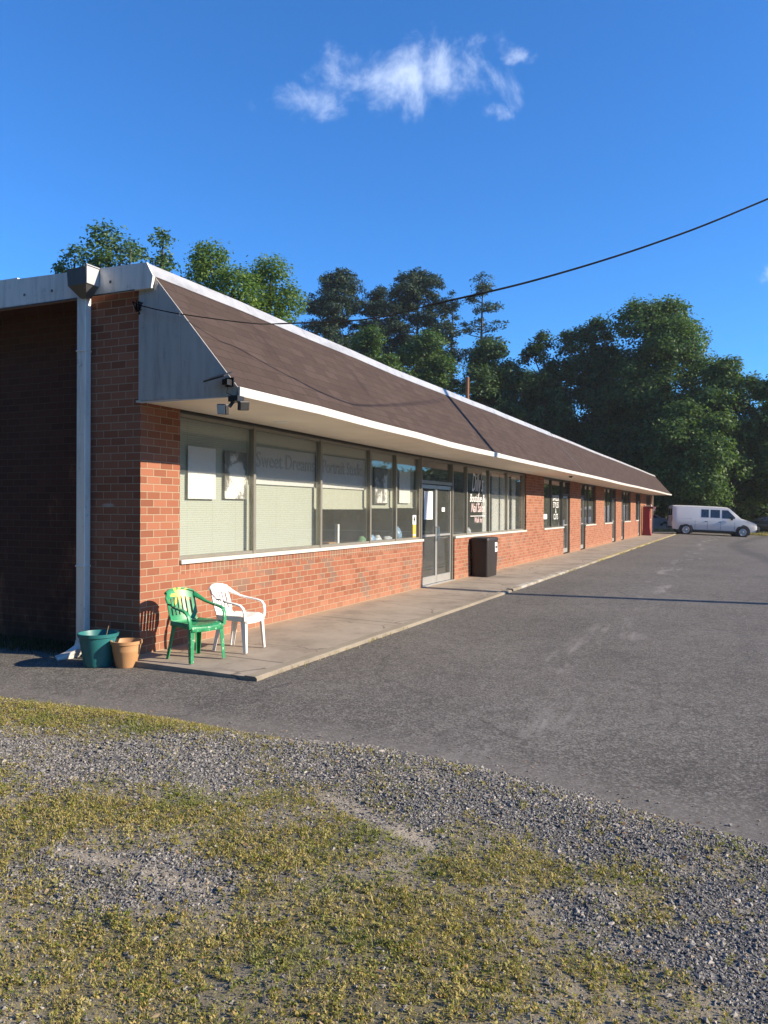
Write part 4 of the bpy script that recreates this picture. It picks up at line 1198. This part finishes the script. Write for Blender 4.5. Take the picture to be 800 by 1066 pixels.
dark_car = plain('black_car_paint', (.03, .033, .038), .22, var=.1, scale=1.5, **{'Coat Weight': .5})
def car_extras(t, sp):
    for s in (-1, 1):
        MB().box(-2.24, -2.16, s * .62 - .16, s * .62 + .16, .72, .88).build('tail_light', M['red'], t, bevel=.02)
        MB().box(2.10, 2.18, s * .62 - .15, s * .62 + .15, .58, .72).build('headlight', M['lens'], t, bevel=.02)
        MB().box(.55, .67, s * .92 - .08, s * .92 + .08, .95, 1.07).build('wing_mirror', M['black'], t, bevel=.02)
    MB().box(-1.7, 1.7, -.55, .55, .15, .35).build('underbody', M['black'], t)
    wp = [(-1.0, -.58, 1.33), (-1.0, .58, 1.33), (-1.62, .68, 1.0), (-1.62, -.68, 1.0)]
    MB().add([(x - .02, y, z + .03) for x, y, z in wp] + [(x + .02, y, z - .03) for x, y, z in wp], [(3, 2, 1, 0), (4, 5, 6, 7), (0, 1, 5, 4), (1, 2, 6, 5), (2, 3, 7, 6), (3, 0, 4, 7)]).build('rear_window', M['dkglass'], t)
    wp = [(.42, -.58, 1.36), (.42, .58, 1.36), (1.12, .70, .98), (1.12, -.70, .98)]
    MB().add([(x + .02, y, z + .03) for x, y, z in wp] + [(x - .02, y, z - .03) for x, y, z in wp], [(0, 1, 2, 3), (7, 6, 5, 4), (0, 4, 5, 1), (1, 5, 6, 2), (2, 6, 7, 3), (3, 7, 4, 0)]).build('windscreen', M['dkglass'], t)
car_st = [(-2.2, .42, .80, .86), (-2.1, .30, .95, .93), (-1.65, .25, 1.02, .98), (-1.3, .25, 1.20, 1), (-.9, .25, 1.39, 1), (-.2, .25, 1.45, 1), (.35, .25, 1.42, 1), (.75, .25, 1.22, 1), (1.15, .25, .99, 1), (1.7, .27, .90, .97), (2.05, .3, .78, .91), (2.16, .4, .66, .86)]
car_w = [[(-.95, 1.0), (-.05, 1.0), (-.05, 1.36), (-.75, 1.32)], [(.03, 1.0), (.85, 1.0), (.35, 1.34), (.03, 1.37)]]
make_vehicle('parked_car', 'black sedan parked behind the nose of the white van', 'car', (8.1, 70.4, float(lot_z(8.1, 70.4)) + .0), R(8), R(2), car_st, .9, .66, .96, dark_car, car_w, (-1.35, 1.35), .32, car_extras)
grey_car = plain('silver_car_paint', (.32, .34, .35), .3, var=.1, scale=1.5)
make_vehicle('parked_car', 'silver car in deep shade behind the building end, left of the van', 'car', (-1.6, 62.5, float(lot_z(-1.6, 62.5))), R(10), 0, car_st, .9, .66, .96, grey_car, car_w, (-1.35, 1.35), .32, car_extras)

# low concrete wall past the building end, pale drive beyond the lot
lw = tag(MB().box(-3.4, 3.4, -.12, .12, -.2, .42).build('low_wall', plain('old_concrete', (.42, .36, .27), .9, var=.25, scale=2, bump=.3), None, bevel=.02), 'low pale concrete wall behind the parked white van', 'wall')
lw.location = (-1.0, 58.6, -.1); lw.rotation_euler = (0, 0, R(4))
dv = MB(); rr = []
for xx in np.linspace(-6, 40, 40):
    ya, yb = 60.8 + .05 * xx, 66.5 + .05 * xx
    rr.append([(xx, ya, float(lot_z(xx, ya)) + .012), (xx, yb, float(lot_z(xx, yb)) + .012)])
dv.loft(rr, close=False, caps=False)
struct(dv.build('driveway', plain('pale_drive', (.40, .36, .30), .9, var=.2, scale=1.5), None))

# ------------------------------------------------------------------ cable and pole
cb = thing('overhead_cable', 'black service cable drooping from the near roof corner up to the right', 'cable', (.0, -.05, 3.62))
def catmull(pts, k=10):
    P_ = [Vector(p) for p in pts]; out = []
    for i in range(len(P_) - 1):
        p0, p1, p2, p3 = P_[max(i - 1, 0)], P_[i], P_[i + 1], P_[min(i + 2, len(P_) - 1)]
        for j in range(k):
            t = j / k
            out.append(.5 * ((2 * p1) + (p2 - p0) * t + (2 * p0 - 5 * p1 + 4 * p2 - p3) * t * t + (3 * p1 - p0 - 3 * p2 + p3) * t ** 3))
    out.append(P_[-1]); return out
cpts = catmull([(.03, -.10, 3.63), (.33, -.11, 3.54), (.66, -.07, 3.465), (1.08, .35, 3.44), (1.264, .70, 3.49), (1.978, 1.384, 3.624), (2.6, 1.82, 3.833), (3.571, 2.5, 4.169), (4.74, 3.318, 4.67), (5.977, 4.184, 5.316), (9.5, 6.9, 7.4), (13.9, 10.9, 10.2)])
MB().tube([p - Vector((0, -.05, 3.62)) for p in cpts], [.006] * 40 + [.008] * 20 + [.012] * (len(cpts) - 60), 6).build('cable', M['wire'], cb, smooth=60)
MB().tube([(.02, -.01, .02), (-.04, -.03, .05), (.02, -.04, -.06), (.08, -.02, .03), (.03, -.05, .05), (.05, -.03, -.09)], .009, 5).box(-.03, .03, 0, .012, -.04, .05).build('cable_clamp', M['wire'], cb)
pl = thing('utility_pole', 'brown wooden utility pole on the right of the lot carrying the service cable', 'pole', (14.0, 9.38, -.5), 0)
pl.rotation_euler = (R(-10.8), 0, 0)
MB().tube([(0, 0, 0), (0, 0, 4), (0, 0, 11.6)], [.16, .14, .11], 14).build('pole_shaft', M['wood_pole'], pl, smooth=50)
MB().tube([(-.10, 0, 10.7), (-.19, 0, 10.76)], .03, 6).build('insulator', M['lens'], pl)

# ------------------------------------------------------------------ trees
def pixel_dir(px):               # horizontal direction through a column of the 800 px wide photo
    u = (px - 400) / 815.; return Vector((-SA + u * CA, CA + u * SA, 0))
def tree_pos(px, t):
    d = pixel_dir(px); return CAM.x + d.x * t, CAM.y + d.y * t
def height(py, t):
    return 1.535 + (530.5 - py) / 815. * t

leafmats = {
    'dark': leaf_material('dark_foliage', [(0, (.026, .056, .022)), (.35, (.044, .090, .030)), (.7, (.068, .128, .040)), (1, (.11, .175, .056))], .3, .55, .5, .16, (.072, .118, .034)),
    'mid': leaf_material('mid_foliage', [(0, (.038, .078, .026)), (.4, (.066, .126, .036)), (.75, (.10, .178, .048)), (1, (.155, .235, .07))], .34, .55, .5, .25, (.10, .155, .038)),
    'bright': leaf_material('bright_foliage', [(0, (.06, .115, .024)), (.4, (.10, .175, .036)), (.8, (.15, .235, .05)), (1, (.21, .29, .08))], .38, .5, .5, .4, (.16, .225, .042)),
    'poplar': leaf_material('poplar_foliage', [(0, (.045, .09, .04)), (.4, (.075, .14, .056)), (.8, (.12, .20, .08)), (1, (.19, .28, .13))], .34, .45, .4, .5, (.11, .18, .06)),
    'pine': leaf_material('pine_foliage', [(0, (.020, .038, .028)), (.4, (.032, .060, .038)), (.8, (.050, .084, .050)), (1, (.075, .11, .065))], .2, .6, .4, .3, (.045, .072, .036)),
}
M['bark'] = plain('tree_bark', (.075, .055, .04), .9, var=.35, scale=6)
M['bark_pale'] = plain('pale_bark', (.20, .17, .14), .9, var=.25, scale=5)

def leaves_for(blobs, per, cards, crad, size, rs, flat=.75, upbias=.7, droop=0.):
    C = []; Nn = []; U = []
    for (bx, by, bz_, rx, ry, rz_) in blobs:
        k = max(3, int(per * (rx * ry * rz_) ** .55))
        d = unit(rs.normal(0, 1, (k, 3)))
        d[:, 2] = np.where(d[:, 2] < -.55, -d[:, 2], d[:, 2])
        rad = rs.uniform(.45, 1.0, k) ** .6
        q = np.stack([bx + d[:, 0] * rx * rad, by + d[:, 1] * ry * rad, bz_ + d[:, 2] * rz_ * rad], 1)
        cr = crad * rs.uniform(.6, 1.3, k)
        nc = (cards * rs.uniform(.6, 1.3, k)).astype(int)
        idx = np.repeat(np.arange(k), nc)
        off = rs.normal(0, .5, (len(idx), 3)); off *= np.minimum(1, 1.05 / (np.linalg.norm(off, axis=1)[:, None] + 1e-6)); off = off * cr[idx][:, None]
        off[:, 2] *= flat
        off[:, 2] -= droop * np.linalg.norm(off[:, :2], axis=1)
        C.append(q[idx] + off)
        nrm = unit(d[idx] * .7 + np.array([0, 0, upbias]) + rs.normal(0, .55, (len(idx), 3)))
        a = unit(rs.normal(0, 1, (len(idx), 3)) + d[idx] * .6 - np.array([0, 0, droop]))
        a = unit(a - nrm * np.sum(a * nrm, 1)[:, None])
        Nn.append(nrm); U.append(a)
    C = np.concatenate(C); Nn = np.concatenate(Nn); U = np.concatenate(U)
    L = size * rs.uniform(.6, 1.35, len(C)); W_ = L * rs.uniform(.5, .8, len(C))
    return C, Nn, U, L, W_

def make_tree(label, px, t, top, hw, kind='dark', base=None, seed=0, size=.34, dens=1., group=None, lobes=9, name='leafy_tree', cat='tree', lean=0., crownbase=.25, bark='bark', shape=1.):
    group = group or ('leafy trees behind the near roof' if t < 45 else 'broadleaf trees behind the shops')
    rs = np.random.RandomState(seed)
    x, y = tree_pos(px, t); gz = float(lot_z(np.clip(x, -20, 30), np.clip(y, 0, 90))) - .1
    H = height(top, t) - gz; r = hw / 815. * t
    T = thing(name, label, cat, (x, y, gz), 0, group)
    zb = H * crownbase; zc = (zb + H) / 2; rz_ = (H - zb) / 2
    blobs = [(0, 0, zc - .02 * H, r * .62, r * .62, rz_ * .78)]
    for i in range(lobes):
        f = (i + .5) / lobes
        z = zb + (H - zb) * (.10 + .82 * f)
        prof = math.sin(math.pi * (.16 + .74 * f)) ** .8 * shape
        a = i * 2.4 + rs.uniform(-.5, .5)
        rr = r * prof * rs.uniform(.42, .72); br = r * rs.uniform(.30, .46)
        blobs.append((rr * math.cos(a), rr * math.sin(a), z, br, br, br * rs.uniform(.7, 1.0)))
    blobs.append((rs.uniform(-.1, .1) * r, 0, H - r * .26, r * .32, r * .32, r * .26))
    C, Nn, U, Lh, Wd = leaves_for(blobs, 24 * dens, 52, .085 * r + .36, size, rs, droop=.18)
    k = C[:, 2] > .2
    card_mesh('crown', C[k], Nn[k], U[k], Lh[k], Wd[k], leafmats[kind], T, bend=.12)
    b = MB()
    pts = [(0, 0, 0)]; 
    for q in (.15, .35, .6, .85):
        pts.append((rs.uniform(-.04, .04) * r * 3 * q + lean * q, rs.uniform(-.04, .04) * r * 3 * q, H * q))
    tr = .012 * H + .07
    b.tube(pts, [tr * 1.35, tr, tr * .8, tr * .5, tr * .15], 9)
    for bl in blobs[1:]:
        z0 = max(H * .12, bl[2] - .45 * math.hypot(bl[0], bl[1]) - .12 * H)
        b.tube([(0, 0, z0), (bl[0] * .5, bl[1] * .5, z0 + (bl[2] - z0) * .55), (bl[0], bl[1], bl[2])], [tr * .38, tr * .24, tr * .08], 6)
    b.build('trunk', M[bark], T, smooth=60)
    return T

def make_pine(label, px, t, top, hw, seed=0, sparse=False, z0=.5, group=None):
    rs = np.random.RandomState(seed)
    x, y = tree_pos(px, t); gz = -.2
    H = height(top, t) - gz; r = hw / 815. * t
    T = thing('pine_tree', label, 'tree', (x, y, gz), 0, group or 'tall pines above the roof line')
    b = MB(); tr = .2
    b.tube([(0, 0, 0), (.1, 0, H * .4), (-.08, .1, H * .75), (.05, 0, H * .985)], [tr * 1.3, tr, tr * .65, tr * .15], 9)
    blobs = []
    nb = 20 if sparse else 30
    for i in range(nb):
        f = (i + rs.uniform(-.3, .3)) / nb; f = min(max(f, 0), .99)
        z = H * (z0 + (1 - z0) * f * .96)
        ln = r * (1 - (f * (.85 if sparse else 1)) ** (1.5 if sparse else 3.2) * .85) * rs.uniform(.5, 1.05)
        a = i * 2.4 + rs.uniform(-.4, .4)
        ex, ey = math.cos(a) * ln, math.sin(a) * ln
        b.tube([(0, 0, z - .1), (ex * .55, ey * .55, z + .05 * ln), (ex, ey, z + .2 * ln)], [.06, .04, .015], 5)
        for q, s in ((.95, .42), (.62, .36)):
            blobs.append((ex * q + rs.uniform(-.3, .3), ey * q + rs.uniform(-.3, .3), z + .2 * ln * q + rs.uniform(-.1, .3), r * s * rs.uniform(.6, 1), r * s * rs.uniform(.6, 1), r * s * (.42 if not sparse else .36)))
    blobs.append((0, 0, H - r * .2, r * .3, r * .3, r * .3))
    C, Nn, U, Lh, Wd = leaves_for(blobs, 22 if not sparse else 15, 34 if not sparse else 26, .5, .27, rs, .55, .5)
    card_mesh('crown', C, Nn, U, Lh, Wd * .6, leafmats['pine'], T, bend=.1)
    b.build('trunk', M['bark'], T, smooth=60)
    return T

# behind the near end of the roof
make_tree('upright grey green leafy tree rising behind the rain head', 112, 32, 239, 50, 'poplar', seed=3, size=.15, dens=1.5, lobes=12, crownbase=.3)
make_tree('low leafy tree top just left of the rain head', 76, 33, 261, 26, 'poplar', seed=14, size=.15, dens=1.7, lobes=8, crownbase=.4)
make_tree('slim leafy sapling top poking up just left of the roof corner', 167, 31, 247, 22, 'poplar', seed=5, size=.15, dens=2.2, lobes=7, crownbase=.5)
make_tree('bright green round tree rising right behind the roof corner', 222, 38, 256, 54, 'bright', seed=8, size=.14, dens=1.9, lobes=10)
make_tree('bright green sloping tree left of the tall pines', 280, 40, 270, 56, 'bright', seed=9, size=.14, dens=1.9, lobes=10)
# a bare tree between
def bare_tree(label, px, t, top, seed):
    rs = np.random.RandomState(seed); x, y = tree_pos(px, t); H = height(top, t) + .2
    T = thing('bare_tree', label, 'tree', (x, y, -.2)); b = MB()
    b.tube([(0, 0, 0), (.1, 0, H * .5), (0, .1, H * .9)], [.14, .09, .02], 7)
    for i in range(34):
        z = H * rs.uniform(.6, .93); a = rs.uniform(0, 6.28); l = rs.uniform(.4, 1.0)
        b.tube([(.03, 0, z - .5), (l * .4 * math.cos(a), l * .4 * math.sin(a), z), (l * .55 * math.cos(a), l * .55 * math.sin(a), z + l * .8)], [.02, .013, .005], 4)
    b.build('branches', M['bark_pale'], T)
bare_tree('leafless grey twigs of a bare tree between the leafy tops', 141, 31, 254, 4)
# tall pines
make_pine('broad tall pine, leftmost of the pines above the roof line', 349, 75, 287, 46, 1)
make_pine('shorter pine half hidden between the two broad tall pines', 394, 82, 301, 28, 2)
make_pine('broad rounded tall pine in the middle of the pine group', 434, 76, 285, 46, 3)
make_pine('thin straggly tall pine, last to the right before open sky', 501, 74, 287, 31, 4, True, .42)
make_pine('small dark pine top standing left of the straggly pine', 470, 80, 306, 11, 5, True, .5)
# dark broadleaf belt
decs = [('mid green tree low under the gap between the broad pines', 385, 66, 342, 46, 'mid', 31), ('dark tree under the broad middle pine', 446, 68, 346, 46, 'mid', 32),
        ('dark tree beneath the straggly pine', 512, 69, 352, 44, 'dark', 33), ('dark pointed tree right of the straggly pine', 566, 68, 347, 34, 'dark', 34),
        ('dark round tree left of the tallest broadleaf tree', 618, 70, 333, 52, 'dark', 35), ('tallest broad spreading leafy tree above the white van', 690, 67, 312, 74, 'mid', 36),
        ('broad leafy tree stepping down right of the tallest one', 762, 62, 372, 46, 'mid', 37), ('leafy tree cut off by the right edge of the view', 812, 61, 388, 52, 'mid', 38),
        ('shadowy tree directly behind the far roof end', 645, 74, 372, 60, 'dark', 39), ('drooping mid green tree just behind the van roof', 722, 60, 418, 52, 'mid', 40),
        ('shadowy tree behind the middle of the shingled roof', 545, 76, 385, 56, 'dark', 41), ('low leafy tree behind the black sedan', 790, 78, 455, 52, 'mid', 42), ('low dark tree filling the gap beside the building end', 672, 66, 432, 40, 'dark', 43)]
for lab, px, t, top, hw, kd, sd in decs:
    make_tree(lab, px, t, top, hw, kd, seed=sd, size=.25, dens=1.15, lobes=13 if hw > 60 else 10, crownbase=.08)
# deep wood behind: one mass nobody could count
rs = np.random.RandomState(77); bl = []
for i in range(120):
    px = rs.uniform(300, 900); t = rs.uniform(84, 100); x, y = tree_pos(px, t)
    r = rs.uniform(2.2, 4); bl.append((x, y, rs.uniform(1, 9), r, r, r * .9))
for i in range(40):
    px = rs.uniform(640, 860); t = rs.uniform(72, 82); x, y = tree_pos(px, t)
    r = rs.uniform(1.4, 2.4); bl.append((x, y, rs.uniform(.2, 3), r, r, r * .8))
C, Nn, U, Lh, Wd = leaves_for(bl, 6, 22, 1.1, .6, rs)
k = C[:, 2] > -.4
struct(card_mesh('woodland', C[k], Nn[k], U[k], Lh[k], Wd[k], leafmats['dark'], bend=.1), 'stuff')
# the wood over the road that the shop windows mirror
bl = []
for i in range(460):
    yv = rs.uniform(-10, 260); r = rs.uniform(2.5, 4.5); hh = 16.5 if yv < 115 else 9.5 - 2.5 * math.sin(yv * .05)
    bl.append((rs.uniform(60, 70), yv, hh * rs.uniform(0, 1), r, r, r * rs.uniform(.7, 1.1)))
for i in range(210):  # unseen trees added behind the camera to cut sky light on the end wall
    xv = rs.uniform(-60, 14); r = rs.uniform(2.5, 4.2)
    bl.append((xv, rs.uniform(-25, -20), rs.uniform(0, 14), r, r, r * rs.uniform(.8, 1.1)))
C, Nn, U, Lh, Wd = leaves_for(bl, 3, 16, 2.0, 1.3, rs)
struct(card_mesh('opposite_and_added_woodland', C, Nn, U, Lh, Wd, leafmats['dark'], bend=.1), 'stuff')

# ------------------------------------------------------------------ morning haze
hz = N('haze_air')
vp = hz.n('VolumePrincipled'); vp.inputs['Density'].default_value = .0003; vp.inputs['Color'].default_value = (.93, .96, 1, 1); vp.inputs['Anisotropy'].default_value = .1
hz.l(vp.outputs[0], hz.out.inputs['Volume'])
struct(box('haze', hz.m, (-330, 330, -135, 430, -12, 36)), 'stuff')
# ------------------------------------------------------------------ light, sky, camera
EL, AZ = math.atan2(.48, math.hypot(1, .2)), math.atan2(1, .2)          # AZ clockwise from +y
sd = Vector((math.sin(AZ) * math.cos(EL), math.cos(AZ) * math.cos(EL), math.sin(EL)))
sl = bpy.data.lights.new('sun', 'SUN'); sl.energy = 4.5; sl.angle = R(.5); sl.color = (1, .86, .67)
so = bpy.data.objects.new('sun', sl); COL.objects.link(so); so.rotation_euler = sd.to_track_quat('Z', 'Y').to_euler()
so.location = (30, 10, 30)

w = bpy.data.worlds.new('World'); S.world = w; w.use_nodes = True
nt = w.node_tree; nt.nodes.clear()
class WN(N):
    def __init__(self, t): self.t = t
q = WN(nt)
sky = q.n('TexSky'); sky.sky_type = 'NISHITA'; sky.sun_disc = False; sky.sun_elevation = EL; sky.sun_rotation = AZ
sky.air_density = 1.0; sky.dust_density = .2; sky.ozone_density = 3.0; sky.altitude = 100
skyc = q.mix(1., sky.outputs[0], (.27, .69, 1.13), 'MULTIPLY')
tc = q.n('TexCoord'); dirv = tc.outputs['Generated']
def cloud(px, py, hx, hy, seed, thr, dens, sc):
    d = pixel_dir(px); d = Vector((d.x, d.y, (530.5 - py) / 815.)).normalized()
    rt = Vector((CA, SA, 0)); rt = (rt - d * rt.dot(d)).normalized(); upv = rt.cross(d).normalized()
    k = .84
    u = q.math('DIVIDE', q.n_dot(dirv, rt), hx / 815. * k); v = q.math('DIVIDE', q.n_dot(dirv, upv, -0.0), hy / 815. * k)
    fr = q.step(q.n_dot(dirv, d), .5, .6)
    r2 = q.math('ADD', q.math('MULTIPLY', u, u), q.math('MULTIPLY', v, v))
    fall = q.math('SUBTRACT', 1., q.math('SQRT', r2))
    nz = q.noise(sc, 7, .62, q.vmath('ADD', dirv, (seed, seed * .7, 0)), .35)
    val = q.math('ADD', q.math('MULTIPLY', fall, .42), q.math('MULTIPLY', q.math('SUBTRACT', nz, .5), 1.5))
    return q.math('MULTIPLY', q.math('MULTIPLY', q.step(val, thr, thr + .55), dens), fr)
def ndot(a, b, off=0):
    m = q.n('VectorMath', operation='DOT_PRODUCT'); q.l(a, m.inputs[0]); m.inputs[1].default_value = tuple(b); return m.outputs['Value']
q.n_dot = ndot
cl = None
for a in ((430, 76, 104, 58, 3.1, .06, .72, 14), (325, 104, 62, 28, 7.7, .08, .45, 20), (540, 59, 24, 9, 1.3, .05, .4, 30), (519, 117, 18, 11, 5.2, .05, .4, 30), (800, 283, 16, 15, 2.2, .04, .45, 30)):
    c = cloud(*a); cl = c if cl is None else q.math('MAXIMUM', cl, c)
mixc = q.mix(cl, skyc, (4.6, 5.3, 6.6))
bg = q.n('Background'); q.l(mixc, bg.inputs[0]); bg.inputs[1].default_value = .11
wo = q.n('OutputWorld'); q.l(bg.outputs[0], wo.inputs[0])

cam = bpy.data.cameras.new('camera'); co = bpy.data.objects.new('camera', cam); COL.objects.link(co)
cam.sensor_fit = 'HORIZONTAL'; cam.sensor_width = 36; cam.lens = 815 / 800 * 36
cam.clip_start = .05; cam.clip_end = 2000
co.location = CAM
fw = Vector((-SA, CA, -3 / 815.)).normalized(); rt = Vector((CA, SA, 0)); up = rt.cross(fw).normalized()
ro = R(.3)      # slight roll of the hand-held picture
rt2 = rt * math.cos(ro) + up * math.sin(ro); up2 = up * math.cos(ro) - rt * math.sin(ro)
co.matrix_world = Matrix(((rt2.x, up2.x, -fw.x, CAM.x), (rt2.y, up2.y, -fw.y, CAM.y), (rt2.z, up2.z, -fw.z, CAM.z), (0, 0, 0, 1)))
S.camera = co
S.render.resolution_x, S.render.resolution_y = 768, 1024
vs = S.view_settings; vs.view_transform = 'Standard'; vs.look = 'None'; vs.exposure = .97; vs.gamma = 1; vs.use_curve_mapping = False
S.render.engine = 'CYCLES'
S.cycles.max_bounces = 8; S.cycles.transparent_max_bounces = 16; S.cycles.use_denoising = True
S.cycles.caustics_reflective = False; S.cycles.caustics_refractive = False
